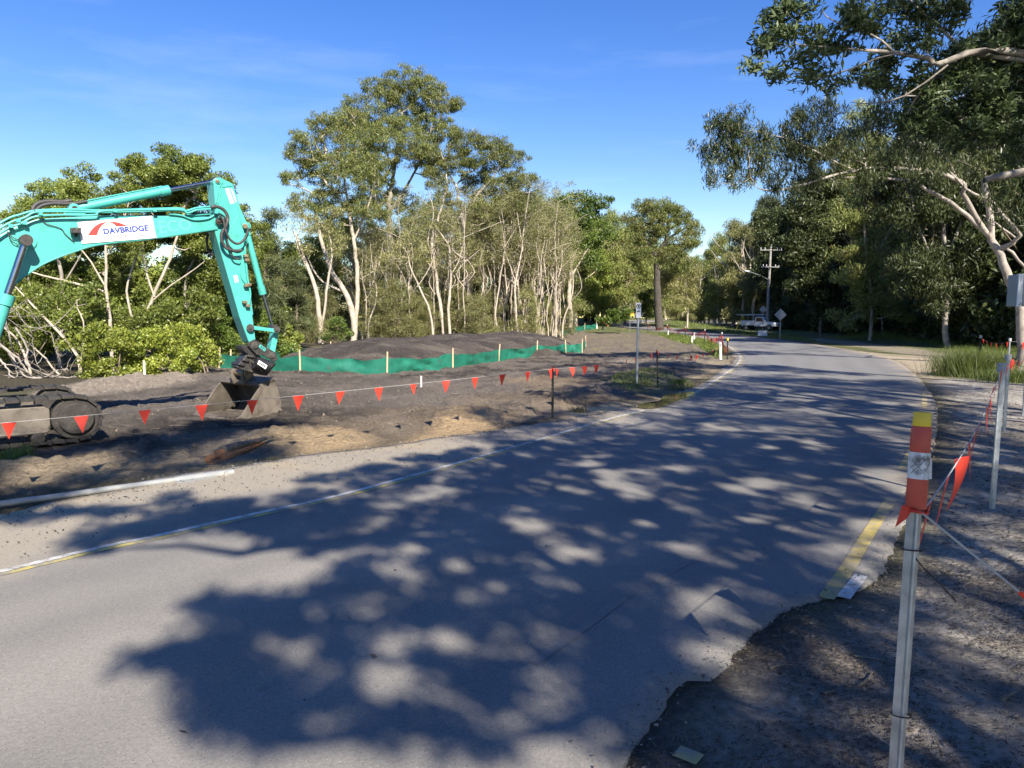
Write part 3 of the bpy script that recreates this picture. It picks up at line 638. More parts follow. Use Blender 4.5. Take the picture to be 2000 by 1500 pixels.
hero('mangrove_tree', 24.5, [([(275,695),(280,640),(300,580),(322,530),(340,480),(352,430)], .11, .04), ([(270,680),(258,620),(250,560),(268,500),(272,450)], .075, .03), ([(300,580),(285,520),(282,470),(300,420)], .06, .02), ([(300,585),(330,560),(370,535),(400,510)], .05, .02)],
     [(330,325,62,40,0),(265,350,40,36,0),(385,345,42,34,0),(300,380,60,40,1),(370,395,55,40,1),(425,365,22,36,0),(330,440,60,35,2),(280,460,40,30,1.5),(390,450,45,40,1)], 'tallest mangrove of the left bank, round crown rising over the boom', 3, 'bark_pale', 'mangrove', 'broad', .085, 290, .30, 62, .008)
hero('mangrove_tree', 26.5, [([(385,700),(370,640),(360,560),(380,500),(420,470)], .10, .03), ([(365,600),(400,540),(450,500)], .06, .02)],
     [(400,470,50,40),(460,440,36,46),(480,510,40,50),(430,540,60,40),(370,540,50,40,1),(500,470,26,40,1)], 'mangrove behind the excavator stick, thin dark trunk', 4, 'bark_grey', 'mangrove', 'broad', .09, 270, .32, 54, .008)
hero('mangrove_tree', 22, [([(160,735),(150,690),(110,640),(70,600),(30,560)], .085, .03), ([(150,690),(165,640),(150,600)], .04, .02), ([(60,735),(45,690),(20,650),(-20,620)], .07, .03), ([(180,750),(120,735),(90,700),(50,665)], .06, .025), ([(130,745),(80,760),(30,735),(-10,690)], .05, .02)],
     [(40,590,60,45,.5),(110,620,60,40,.5),(60,640,70,30,.5),(-30,600,60,50,0),(160,590,50,40,1)], 'low mangrove with tangled bare limbs at the far left behind the tracks', 5, 'bark_pale', 'mangrove', 'broad', .105, 160, .30, 30, .008, twigs=60)
tang = bpy.data.objects['mangrove_tree.004'] if 'mangrove_tree.004' in bpy.data.objects else None
# bare looping limbs near the bank, belonging to a fallen mangrove
rng = np.random.default_rng(77)
ft = empty('fallen_mangrove', P(120, 752, 20.6)*[1,1,0], 'bare looping mangrove limbs lying on the mud left of the bright shrub', 'fallen tree')
chs = []
for pts, r in [([(20,690),(40,720),(60,745),(95,742),(110,725),(135,722),(140,735),(150,748)], .05), ([(-20,660),(20,690),(45,715),(60,735),(75,750)], .07), ([(30,640),(48,680),(55,715),(100,745),(130,750)], .055), ([(55,740),(80,758),(110,748),(130,742),(150,752)], .045), ([(0,700),(15,720),(30,752)], .05), ([(8,600),(20,650),(28,700),(35,752)], .055), ([(60,640),(65,690),(80,725)], .03), ([(100,650),(118,700),(122,740)], .028), ([(-20,720),(20,712),(60,730)], .04), ([(90,742),(110,735),(132,720)], .035), ([(0,620),(40,600),(80,640)], .03), ([(30,610),(60,640),(110,640),(140,690)], .03)]:
    p = px_path(pts, 20.6, [rng.uniform(-.35, .35) for _ in pts]); p[:,2] = np.maximum(p[:,2], 0.03); p = wiggle(p, 22, .06, rng); chs.append((p, np.linspace(r, r*.45, len(p))*0.62))
for k in range(45):
    a = chs[rng.integers(12)][0]; s = a[rng.integers(len(a))]; e = s+rng.normal(size=3)*[.45, .3, .3]+[0, 0, .18]; e[2] = max(e[2], .02)
    chs.append((wiggle([s, (s+e)/2, e], 6, .05, rng), np.linspace(.013, .005, 6)))
v, q = tubes_np(chs); np_mesh('limbs', v, q, M['bark_grey'], ft, smooth=True)
# bright shrubs along the bank
def shrub(name, Y, base, blobs, label, seed, leaf='shrub', L=.085, per=300, crad=.30, per_m=26, group=None, kind='broad', bark='bark_brown', twigs=30, cat='shrub'):
    rng = np.random.default_rng(seed); b = P(*base, Y); zb = float(gz(b[0], b[1])); tr = []
    for k in range(5):
        q = px_blobs([blobs[k % len(blobs)]], Y)[0][0]; a = np.array([b[0]+rng.normal()*.25, b[1]+rng.normal()*.15, zb-.05])
        tr.append((np.array([a, (a+q)/2+rng.normal(size=3)*.08, q]), .025, .01))
    cl = fill_blobs(rng, px_blobs(blobs, Y), per_m, crad); cl[:,2] = np.maximum(cl[:,2], zb+.12)
    return make_tree(name, (b[0], b[1], zb), tr, cl, crad, per, kind, L, bark, leaf, label, cat, group, seed, .006, .2, twigs)
shrub('mangrove_shrub', 20.5, (200,742), [(190,690,42,38),(165,722,34,26),(235,680,44,34),(152,680,26,24),(215,722,40,24),(200,650,40,24)], 'bright yellow green shrub at the left end of the bank', 11)
shrub('mangrove_shrub', 21.2, (300,735), [(290,680,50,40),(335,705,48,30),(265,714,46,26),(310,660,44,24),(300,718,50,20),(255,655,40,24)], 'bright yellow green shrub behind the short white peg', 12)
shrub('mangrove_shrub', 22.5, (385,725), [(375,690,36,34),(350,708,34,20),(400,668,34,34),(405,702,34,20),(360,660,36,26)], 'bright yellow green shrub right of the short white peg', 13)
shrub('mangrove_shrub', 26.5, (425,708), [(420,640,36,42),(445,670,36,34),(400,610,30,30),(465,690,26,18)], 'fresh green shrub beside the left end of the silt fence', 14, 'green')
shrub('mangrove_shrub', 24.5, (340,715), [(330,625,60,32),(270,630,50,30),(390,600,40,40),(210,650,50,30)], 'dull green undergrowth under the mangrove trunks', 15, 'mangrove', .11, 330, .38)
shrub('mangrove_shrub', 25.5, (60,735), [(60,560,90,40),(-20,610,60,60),(130,600,70,40),(20,680,50,40)], 'shaded undergrowth at the far left edge', 16, 'mangrove', .11, 330, .38)
shrub('mangrove_shrub', 29, (480,705), [(480,610,36,60),(515,650,36,44),(545,690,30,18),(500,560,30,40)], 'green thicket behind the excavator bucket linkage', 17, 'green', .11, 240, .36)
for k, (u, v0, Y, rr) in enumerate([(150,560,33,90),(40,570,32,90),(260,560,34,90),(370,560,35,90),(470,580,38,80),(-120,560,30,120),(-260,560,28,120)]):
    shrub('mangrove_thicket', Y, (u,720), [(u,v0,rr,70),(u-50,v0+70,70,60),(u+50,v0+70,70,60)], 'dim mangrove thicket closing the gaps behind the front mangroves', 30+k, 'mangrove', .18, 300, .6, 13, group='mangrove thickets of the left bank', twigs=10)
# she oaks
for k, (Y, u, top, wd, lab) in enumerate([(36, 520, 425, 34, 'dark feathery she oak standing behind the excavator stick'), (40, 575, 520, 30, 'lower feathery she oak left of the leaning paperbark')]):
    rng = np.random.default_rng(90+k); bl = []
    for j in range(11):
        f = j/10; v = top+f*(665-top)*0.85; bl.append((u+rng.normal()*6, v, wd*(0.25+0.9*f), 15, rng.normal()*.5))
    hero('she_oak', Y, [([(u,690),(u+3,560),(u,top+10)], .13, .02)], bl, lab, 90+k, 'bark_brown', 'oak', 'needle', .42, 210, .50, 14, .012)
# ---- left middle: gums and paperbarks beyond the mound (about 45 to 75 m away)
hero('paperbark_tree', 47, [([(628,672),(622,610),(612,560),(598,520),(585,480),(572,450)], .26, .07), ([(622,610),(640,560),(650,500),(640,450)], .14, .05), ([(598,520),(580,470),(600,430)], .09, .04)],
     [(600,440,34,26),(580,480,26,24),(640,420,36,30),(575,415,22,18),(650,470,30,26)], 'leaning pale paperbark at the left end of the mound', 101, 'bark_pale', 'paper', 'gum', .22, 90, .6, 9)
hero('gum_tree', 50, [([(692,668),(690,620),(672,570),(640,520),(622,460),(612,400)], .36, .09), ([(688,610),(700,540),(690,460),(680,380),(672,320)], .26, .06), ([(672,570),(625,545),(600,500)], .14, .05), ([(690,470),(720,400),(735,350)], .12, .04)],
     [(600,300,38,24,0),(570,350,24,16,0),(640,250,42,32,0),(620,330,44,34,1),(585,270,24,18,-1),(680,240,36,30,1),(690,300,46,36,0),(650,390,48,36,0),(600,400,36,24,-1),(720,340,36,36,0),(665,330,40,30,-2),(720,410,40,34,0),(575,300,20,16,1),(560,345,14,8,0),(655,450,44,28,1),(740,270,24,26,0)], 'broad gum tree left of the tallest gum with several pale stems', 102, 'bark_pale', 'gum', 'gum', .20, 80, .42, 28)
hero('gum_tree', 58, [([(758,668),(757,600),(758,520),(762,440),(766,380),(774,300),(785,220)], .46, .08), ([(762,450),(735,390),(715,330),(700,260)], .18, .05), ([(764,410),(800,350),(830,290),(850,230)], .17, .05), ([(770,340),(745,260),(740,200)], .12, .04)],
     [(795,155,44,26,0),(755,180,36,28,0),(835,175,34,26,0),(725,165,26,14,0),(870,205,38,22,0),(700,205,30,24,0),(800,220,52,36,1),(750,240,44,34,-1),(715,265,36,34,0),(850,255,40,32,0),(895,205,18,12,0),(800,290,48,36,-2),(700,320,34,30,1),(740,330,40,34,-1),(840,320,36,30,0),(690,245,26,26,1),(780,395,36,26,1),(730,390,34,26,2),(880,260,24,16,-1)], 'tallest gum tree of the scene with a straight grey trunk', 103, 'bark_grey', 'gum', 'gum', .205, 82, .43, 29)
hero('gum_tree', 56, [([(915,662),(914,590),(913,520),(908,440),(902,400),(892,360)], .42, .11), ([(905,430),(930,385),(960,350),(985,310)], .18, .05), ([(892,365),(870,320),(860,290)], .13, .04), ([(914,470),(945,440),(990,420)], .12, .04)],
     [(960,280,44,20,0),(905,275,38,24,0),(1000,310,34,24,0),(945,315,46,30,0),(890,320,36,32,0),(1020,350,24,24,0),(985,365,40,30,0),(930,365,40,26,2),(855,345,30,26,0),(1000,405,40,26,0),(955,410,36,24,-2),(870,390,30,24,0),(1045,345,10,12,0),(840,300,22,18,0),(1035,385,22,18,1)], 'spreading gum tree right of the tallest gum with a dark forked trunk', 104, 'bark_grey', 'gum', 'gum', .20, 80, .42, 28)
hero('paperbark_tree', 52, [([(872,660),(862,590),(853,520),(850,460),(862,410),(875,365),(872,340)], .21, .05), ([(853,520),(835,470),(845,420),(838,380)], .10, .03), ([(862,430),(885,440),(905,410)], .08, .03)],
     [(860,370,30,20),(835,390,26,20),(895,400,24,20),(845,440,26,18)], 'white twisting paperbark with a thin top in front of the gums', 105, 'bark_pale', 'paper', 'gum', .2, 60, .5, 7)
hero('paperbark_tree', 51, [([(882,660),(876,600),(880,540),(876,490),(860,455)], .17, .05), ([(880,540),(900,500),(898,450)], .08, .03)],
     [(860,440,30,20),(890,450,26,20)], 'white paperbark stem growing beside the twisting one', 106, 'bark_pale', 'paper', 'gum', .2, 60, .5, 7)
hero('paperbark_tree', 50, [([(846,660),(838,610),(815,560),(800,520),(790,480)], .13, .04), ([(815,560),(840,520),(850,490)], .07, .03)],
     [(795,480,34,26),(830,490,30,22),(770,500,26,20)], 'slender paperbark bent to the left in front of the gums', 107, 'bark_pale', 'paper', 'gum', .2, 80, .5, 8)
hero('tall_forest_tree', 76, [([(1114,645),(1114,590),(1116,540),(1122,490),(1130,440)], .42, .10), ([(1116,540),(1140,500),(1160,470)], .2, .06), ([(1120,510),(1100,470),(1090,440)], .16, .05)],
     [(1130,395,30,20),(1165,392,26,18),(1100,400,26,20),(1120,430,36,24),(1160,425,30,24),(1185,395,10,10),(1090,445,30,28),(1140,470,36,26),(1180,455,18,20),(1150,510,26,20),(1085,490,28,26),(1060,420,24,22),(1105,520,26,20)], 'dark green tree with pale twisted limbs right of the gums', 108, 'bark_pale', 'green', 'broad', .26, 110, .8, 7, .02)
hero('gum_tree', 82, [([(1290,639),(1286,600),(1283,550),(1284,505),(1298,470),(1305,430)], .75, .16), ([(1284,505),(1262,470),(1250,440)], .3, .08), ([(1300,470),(1330,450),(1350,440)], .24, .07), ([(1284,520),(1310,495),(1340,500)], .2, .06)],
     [(1285,408,36,20),(1255,405,22,16),(1315,415,28,18),(1235,430,22,16),(1340,440,26,22),(1290,440,42,24),(1260,455,30,22),(1355,475,14,16),(1330,480,30,20),(1300,500,34,22),(1250,490,26,20),(1335,520,24,16),(1360,455,10,10)], 'broad rounded tree with a thick dark trunk standing at the road bend', 109, 'bark_dark', 'gum', 'gum', .28, 95, .62, 15, .022, grow_=1.12)
hero('gum_tree', 96, [([(1220,640),(1222,580),(1225,520)], .3, .1), ([(1222,560),(1250,520),(1260,480)], .15, .05)],
     [(1230,460,30,22),(1205,490,26,24),(1250,500,34,30),(1215,530,34,30),(1265,545,26,28),(1195,550,22,30),(1235,580,36,24)], 'olive tree behind the yellow roadside plate', 110, 'bark_brown', 'gum', 'gum', .34, 130, 1.0, 7, .02)
hero('gum_tree', 88, [([(1342,634),(1343,590),(1338,550)], .2, .08), ([(1343,590),(1325,560),(1320,530)], .1, .04)],
     [(1325,520,28,20),(1350,540,24,26),(1310,560,26,24),(1345,580,24,20),(1325,590,28,14),(1300,540,22,20)], 'yellowish tree hanging over the lawn right of the thick dark trunk', 111, 'bark_pale', 'paper', 'gum', .30, 130, .9, 8, .018)
hero('young_tree', 90, [([(1262,637),(1262,610),(1262,585)], .07, .03)], [(1262,590,18,16),(1255,610,16,12),(1268,608,14,14),(1262,575,12,10)], 'small fresh green tree tied to a stake near the far signs', 112, 'bark_brown', 'green', 'broad', .22, 130, .6, 14, .012)
hero('young_tree', 66, [([(980,660),(980,640),(978,620)], .06, .02)], [(975,620,20,24),(955,640,16,18),(990,630,16,24),(985,595,14,12)], 'bright green sapling in front of the paperbark stems', 113, 'bark_brown', 'green', 'broad', .18, 150, .5, 16, .01)
hero('young_tree', 74, [([(1215,640),(1215,625),(1212,612)], .05, .02)], [(1205,622,20,14),(1180,628,18,9),(1220,616,14,14),(1195,612,14,9)], 'bright green bush where the road runs into the trees', 114, 'bark_brown', 'green', 'broad', .18, 140, .5, 18, .01)
shrub('forest_shrub', 46, (665,670), [(660,640,26,22),(680,650,22,14),(640,655,20,12)], 'glossy green shrub at the foot of the broad gum', 120, 'green', .13, 160, .4, 16)
shrub('forest_shrub', 44, (590,690), [(590,620,34,50),(560,650,30,34),(620,650,26,26)], 'dull olive shrub left of the leaning paperbark', 121, 'paper', .13, 150, .45, 12, kind='spray')
# stand of slender paperbarks: every stem its own tree
rng = np.random.default_rng(5)
protos = []
for k in range(7):
    r2 = np.random.default_rng(300+k); H = r2.uniform(8.5, 11); base = np.array([0., 0, 0])
    x = 0; pts = [base]
    for j in range(1, 6): x += r2.normal()*.24; pts.append(np.array([x, r2.normal()*.2, H*j/5]))
    tr = [(np.array(pts), r2.uniform(.045, .085), .018)]
    for j in range(2): a = pts[2+j]; tr.append((np.array([a, a+[r2.normal()*.5, r2.normal()*.4, 1.2], a+[r2.normal()*1.0, r2.normal()*.6, 2.8]]), .045, .015))
    cl = np.array([[x*f+r2.normal()*.75*(.5+f*.6), r2.normal()*.7, H*f+r2.normal()*.4] for f in np.linspace(.58, 1.08, 24)])
    t = make_tree('slender_paperbark', (0, 0, 0), tr, cl, .6, 62, 'spray', .18, 'bark_pale', 'paper', 'thin pale stem in the dense stand of slender paperbarks beyond the mound', 'tree', 'slender paperbarks beyond the mound', 300+k, .009, .3, twigs=25)
    protos.append(t)
spots = []
for k in range(112):
    u = rng.uniform(700, 1105) if k > 46 else rng.uniform(940, 1105)
    Y = rng.uniform(50, 60)+max(0, (u-960)/145*8)+(rng.uniform(0, 9) if k % 2 else 0)
    spots.append((u, Y))
for k, (u, Y) in enumerate(spots):
    x = (u-1000)/FPX*Y; s = rng.uniform(.85, 1.15)*(1.0 if u > 1000 else 0.92)
    if k < 7: t = protos[k]; t.location = (x, Y, float(gz(x, Y))-.1); t.rotation_euler = (0, 0, rng.uniform(0, 6)); t.scale = (s, s, s)
    else: copy_tree(protos[k % 7], (x, Y, float(gz(x, Y))-.1), rng.uniform(0, 6.28), s)
# airy undergrowth below them
pr = shrub('understorey_shrub', 50, (760,668), [(760,600,36,44),(735,640,34,26),(790,640,34,26),(770,560,22,26)], 'wispy pale olive undergrowth between the paperbark stems', 400, 'paper', .15, 120, .5, 13, 'understorey between the paperbarks', 'spray')
b0 = pr.location.copy()
for k in range(44):
    u = rng.uniform(560, 1110); Y = rng.uniform(50, 62)+max(0, (u-960)/145*8); x = (u-1000)/FPX*Y
    copy_tree(pr, (x, Y, float(gz(x, Y))), rng.uniform(0, 6.28), rng.uniform(.5, 1.0))
# generic forest trees: eight shapes, each copied and turned
def generic(name, H, W, seed, bark, leaf, kind, L, per, crad, label, group, low=.25, nst=1, ncl=90, tip=.016, r0=.22):
    r = np.random.default_rng(seed); tr = []
    for s in range(nst):
        a = np.array([r.normal()*.3*(s > 0), r.normal()*.3*(s > 0), -.1]); lean = r.normal(size=2)*H*.06
        pts = [a]+[a+np.array([lean[0]*f+r.normal()*.12, lean[1]*f+r.normal()*.12, H*f]) for f in (.25, .5, .75, .92)]
        tr.append((np.array(pts), r0*(1 if s == 0 else .7), .04))
        for f in (.4, .55, .7):
            b = a+np.array([lean[0]*f, lean[1]*f, H*f]); an = r.uniform(0, 6.28); tr.append((np.array([b, b+[math.cos(an)*W*.25, math.sin(an)*W*.25, H*.08], b+[math.cos(an)*W*.5, math.sin(an)*W*.5, H*.2]]), r0*.35, .03))
    bl = []
    for k in range(15):
        f = low+(1-low)*((k+.5)/15); wid = W*.5*math.sin(math.pi*min(1, (f-low)/(1-low)*.75+.25))**.7
        an = r.uniform(0, 6.28); rr = wid*r.uniform(.3, .8); bl.append((np.array([math.cos(an)*rr, math.sin(an)*rr, H*f]), (W*.19*r.uniform(.8, 1.3),)*2+(W*.15,)))
    n = max(3, ncl//15); cl = []
    for c, rd in bl:
        g = r.normal(size=(n, 3)); g /= np.linalg.norm(g, axis=1)[:,None]; cl.append(c+g*(r.random((n, 1))**.4)*np.array(rd))
    return make_tree(name, (0, 0, 0), tr, np.vstack(cl), crad, per, kind, L, bark, leaf, label, 'tree', group, seed, tip, .3)
FR = 'dense dark trees of the right hand forest'; LR = 'dark shaded tree in the dense forest on the right, trunk half hidden'
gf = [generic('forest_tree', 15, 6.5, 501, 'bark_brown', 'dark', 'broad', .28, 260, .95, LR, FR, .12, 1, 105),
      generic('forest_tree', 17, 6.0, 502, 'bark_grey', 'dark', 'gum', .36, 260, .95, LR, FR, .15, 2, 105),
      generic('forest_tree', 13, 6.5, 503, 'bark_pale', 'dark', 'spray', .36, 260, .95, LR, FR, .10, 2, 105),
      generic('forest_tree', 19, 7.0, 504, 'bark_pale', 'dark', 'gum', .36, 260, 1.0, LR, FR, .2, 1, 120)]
spots = []
r = np.random.default_rng(9)
edge_pts = [(28, 37), (30.5, 46), (34, 58), (36.5, 75), (40.5, 97), (47, 125), (52, 160), (56, 205)]
ep = catmull(edge_pts, 60); prev = None
acc = 0
for i in range(1, len(ep)):
    acc += np.linalg.norm(ep[i]-ep[i-1])
    if acc > 3.4+0.02*ep[i][1]:
        acc = 0; t = ep[i]-ep[i-1]; t /= np.linalg.norm(t); nrm = np.array([t[1], -t[0]])
        for row in range(3): q = ep[i]+nrm*(row*4.2+r.normal()*.8)+t*r.normal()*1.0; spots.append((q[0], q[1], row))
for k in range(9): spots.append((r.uniform(31, 48), r.uniform(24, 37), 1))
for k, (x, y, row) in enumerate(spots):
    s = r.uniform(.78, 1.12)*(0.86 if row == 0 else 1.0)
    s *= 1.08+0.2*min(1, max(0, y-55)/60)
    if k < 4: t = gf[k]; t.location = (x, y, 0); t.rotation_euler = (0, 0, r.uniform(0, 6)); t.scale = (s, s, s)
    else: copy_tree(gf[r.integers(4)], (x, y, 0), r.uniform(0, 6.28), (s*r.uniform(.9, 1.1), s, s*r.uniform(.9, 1.1)))
# understorey along the forest edge
us = generic('forest_understorey', 4.2, 4.6, 520, 'bark_brown', 'dark', 'broad', .22, 260, .7, 'low dark bush at the foot of the right hand forest', 'bushes along the foot of the forest', .05, 3, 75, .01, .06)
first = True
for i in range(1, len(ep), 1):
    q = ep[i]; 
    if q[1] > 150: continue
    t = ep[i]-ep[i-1]; t /= np.linalg.norm(t); nrm = np.array([t[1], -t[0]]); q = q+nrm*(r.uniform(-.6, 1.5)); s = r.uniform(.7, 1.9)
    if first: us.location = (q[0], q[1], 0); first = False
    else: copy_tree(us, (q[0], q[1], 0), r.uniform(0, 6.28), s)
# far trees closing the road's end and the back of the left forest
FB = 'olive trees closing the background beyond the bend'; LB = 'olive green tree in the background beyond the road bend'
gb = [generic('background_tree', 18, 9, 531, 'bark_pale', 'gum', 'gum', .42, 220, 1.25, LB, FB, .12, 2, 110, .02, .3),
      generic('background_tree', 16, 9, 532, 'bark_brown', 'mangrove', 'broad', .36, 220, 1.25, LB, FB, .1, 1, 110, .02, .3),
      generic('background_tree', 17, 8, 533, 'bark_pale', 'paper', 'gum', .42, 220, 1.2, LB, FB, .12, 2, 110, .02, .3)]
k = 0
for (u, Y, s) in [(1125,92,.8),(1150,95,.75),(1175,100,.8),(1195,105,.85),(1160,112,.85),(1215,118,.75),(1185,120,.8),(1240,125,.75),(1270,130,.8),(1300,135,.8),(1330,140,.8),(1355,145,.75),(1225,140,.9),(1285,150,.9),(1320,165,.95),(1350,170,.9),(1375,180,.85),
                  (1080,84,.75),(1055,80,.8),(1030,78,.75),(1000,75,.8),(970,74,.75),(940,74,.75),(905,73,.72),(870,72,.7),(835,72,.7),(800,72,.65),(765,70,.6),(730,68,.6),(690,66,.6),(650,64,.55),(610,60,.5),(570,56,.45),(530,54,.42),
                  (1100,100,.9),(1060,98,.85),(1010,95,.85),(1430,150,1.25),(1405,165,1.1),(1450,135,1.1),(1470,120,.95),(1395,190,1.0),(490,50,.42),(450,48,.40)]:
    x = (u-1000)/FPX*Y
    if k < 3: t = gb[k]; t.location = (x, Y, float(gz(x, Y))-.1); t.scale = (s, s, s); t.rotation_euler = (0, 0, r.uniform(0, 6))
    else: copy_tree(gb[[0, 1, 2, 0, 2][r.integers(5)]], (x, Y, float(gz(x, Y))-.1), r.uniform(0, 6.28), s)
    k += 1
# ================================================================== EXCAVATOR (boom plane at 40 degrees, traced outlines given real thickness)
TH = R(40); BD = np.array([math.cos(TH), math.sin(TH), 0]); BN = np.array([math.sin(TH), -math.cos(TH), 0]); BZ = np.array([0, 0, 1.0])
BP0 = np.array([-4.48, 12.3, 0])
def B(u, v, off=0.0):                                             # pixel -> point on the plane parallel to the boom, `off` metres towards the camera side
    d = ray(u, v); o = np.array([0, 0, HC]); p = BP0+BN*off
    t = np.dot(p-o, BN)/np.dot(d, BN); return o+d*t
def Bs(L, off=0.0): return [B(u, v, off) for u, v in L]
def loc3(s, w, z): return BP0*[1,1,0]+BD*s+BN*w+BZ*z
ex = empty('excavator', loc3(-6.2, 0, 0), 'teal crawler excavator reaching its boom and mud bucket over the dug soil', 'excavator')
# boom: deep curved box, near face at +0.19
bw = .19
top = [(430,421),(405,423),(351,420),(191,421),(74,427),(30,442),(0,458),(-60,492),(-180,590),(-300,690)]
botm = [(-325,722),(-270,765),(-120,700),(-22,610),(18,565),(50,538),(90,513),(144,492),(198,477),(304,465),(425,447),(434,440),(436,430)]
mb = MB(); mb.prism(Bs(top+botm, bw), -BN*2*bw)
boom = mb.build('boom', M['teal'], ex, bevel=.018)
fl = MB()                                                          # raised edge flanges and reinforcing boss
fl.tube(catmull(Bs(botm[3:-2], bw-.01), 50), .014, 6)
for a, b in [((50,470), .13), ((428,432), .09)]:
    c = B(*a, bw); fl.cyl(c-BN*.01, c+BN*.022, b, 32)
fl.prism(Bs([(300,458),(352,450),(425,440),(425,446),(352,458),(304,464)], bw+.004), -BN*.02)
fl.build('boom_flange', M['teal'], boom, smooth=True)
# ghost of removed lettering next to the company plate
def plane_text(body, quad, off, m, name, parent, bold=0.0, width=None):
    v, f = text2d(body, 1.0, bold); q = [np.array(c, float) for c in quad]   # quad: bottom-left, bottom-right, top-right, top-left in the plane of the boom
    px = [q[0]*(1-x)*(1-y)+q[1]*x*(1-y)+q[2]*x*y+q[3]*(1-x)*y for x, y in v]
    t = MB(); t.add([B(a, b, off) for a, b in px], f); return t.build(name, m, parent)
plane_text("ECO", [(313,457),(376,447),(371,428),(308,431)], bw+.003, M['ghost'], 'ghost_lettering', boom, .02)
# company plate
sg = MB(); sg.prism(Bs([(151,434),(297,421.5),(305.5,464.5),(160,476)], bw+.014), -BN*.012)
plate = sg.build('company_plate', M['white'], boom)
c6 = lambda L: [(x/4.444, 330+y/4.444) for x, y in L]
ar = MB()
al = catmull(c6([(765,577),(782,545),(815,505),(860,475),(905,462),(932,463)]), 24); ai = catmull(c6([(845,574),(850,550),(862,522),(880,495),(905,475),(934,465)]), 24)
ar2 = catmull(c6([(950,461),(985,459),(1030,465),(1072,480),(1102,490)]), 16); ai2 = catmull(c6([(950,464),(970,470),(992,482),(1008,497),(1014,499)]), 16)
for a, b in ((al, ai), (ar2, ai2)):
    n = len(a); ar.add([B(u, v, bw+.0165) for u, v in a]+[B(u, v, bw+.0165) for u, v in b], [(i, i+1, n+i+1, n+i) for i in range(n-1)])
ar.add([B(u, v, bw+.0165) for u, v in c6([(1102,490),(1014,499),(1060,499),(1100,493)])], [(0, 1, 2, 3)])
ar.build('red_arch', M['red'], plate)
plane_text("DAVBRIDGE", c6([(903,570),(1293,536),(1285,484),(892,517)]), bw+.017, M['navy'], 'lettering', plate, .045)
plane_text("CONSTRUCTIONS", c6([(968,606),(1253,582),(1250,554),(964,577)]), bw+.017, M['greyp'], 'lettering', plate, .03)
# work lamp
lm = MB(); c = B(149, 450, bw+.10)
lm.prism(Bs([(138.5,444.5),(158.5,444),(159,455.5),(139,456)], bw+.14), -BN*.10); lm.prism(Bs([(145,455),(152,455),(151,463),(147,463)], bw+.06), -BN*.055)
lm.build('work_lamp', M['blackm'], boom, bevel=.008)
# hydraulic pipes along the boom
pp_ = MB()
for k, L in enumerate([[(-120,520),(0,436),(40,419),(75,411),(143,409),(200,411),(345,407),(362,412),(385,406),(418,403)], [(-120,535),(0,446),(48,425),(80,413.5),(190,414.5),(250,414),(350,411),(368,420),(395,419),(420,417)],
                       [(-120,552),(0,456),(40,437),(70,423),(120,420),(185,420),(205,412),(345,409.5),(366,416),(386,410),(420,408)], [(330,418),(355,421),(378,429),(405,427),(422,418)]]):
    pp_.tube(catmull(Bs(L, bw-.06+.07*k if k < 3 else bw+.02), 60), .017, 8)
for u, v in [(35,432),(78,418),(223,412),(300,411),(415,407),(420,415),(20,442),(48,436)]:
    c = B(u, v, bw+.03); pp_.box(c, (.05, .16, .05), Matrix.Rotation(TH, 3, 'Z'))
pp_.build('hydraulic_pipe', M['teal'], boom, smooth=True)
for L, r, o in [([(412,405),(425,404),(438,411),(445,425),(442,440),(433,456),(434,472),(443,485),(458,490),(472,489)], .027, bw+.11), ([(428,420),(437,432),(440,448),(448,466),(462,476),(474,471),(482,458),(485,446)], .020, bw+.13),
                ([(438,422),(443,436),(441,455),(447,480),(456,502),(470,507)], .014, bw+.08), ([(60,420),(70,400),(92,393),(120,394),(140,392)], .030, -.05), ([(62,422),(78,404),(100,398),(140,398),(170,393)], .026, .06), ([(408,452),(404,470),(408,490),(418,498)], .022, -.24),
                ([(66,410),(80,423),(88,436),(110,443),(121,448),(128,458),(145,473)], .006, bw+.02), ([(14,452),(26,464),(42,471)], .006, bw+.05), ([(14,452),(22,470),(36,477),(44,474)], .006, bw+.05)]:
    hs = MB(); hs.tube(catmull(Bs(L, o), 40), r, 8); hs.build('hydraulic_hose', M['hose'], boom, smooth=True)
pn = MB()
for (u, v), r, a, b in [((428,432), .058, -.26, .26), ((50,470), .062, -.42, .42)]:
    pn.cyl(B(u, v, a), B(u, v, b), r, 20)
    for s in (b, ): pn.cyl(B(u, v, s-.005), B(u, v, s+.018), r*.45, 6)
pn.build('pivot_pin', M['pind'], boom, smooth=True, bevel=.006)
# arm cylinder on top of the boom
def cyl_part(name, a, b, c, r1, r2, off, lug=True):
    """a: barrel foot, b: barrel gland, c: rod end (pixels)"""
    A, Bb, Cc = B(*a, off), B(*b, off), B(*c, off); d = (Bb-A)/np.linalg.norm(Bb-A); k = MB()
    k.cyl(A+d*.08, Bb, r1, 24); k.cyl(Bb-d*.13, Bb+d*.02, r1*1.22, 24); k.cyl(A+d*.04, A+d*.16, r1*1.12, 24)
    k.cyl(A-BN*.10, A+BN*.10, r1*1.15, 20)
    for s in (-1, 1): k.tube([A+d*.2+BN*s*.02+BZ*(r1+.02), Bb-d*.1+BN*s*.02+BZ*(r1+.015)], .010, 6)
    o = k.build(name, M['teal'], ex, smooth=True)
    q = MB(); q.cyl(Bb-d*.05, Cc, r2, 20); q.build('rod', M['chrome'], o, smooth=True)
    q = MB(); q.cyl(Cc-BN*.11, Cc+BN*.11, r2*1.7, 18); q.cyl(A-BN*.13, A+BN*.13, r1*.55, 14); q.build('rod_eye', M['pind'], o, smooth=True)
    return o
sc_ = cyl_part('arm_cylinder', (143,408.5), (328,371.5), (419,354.5), .063, .036, 0.0)
lg = MB()
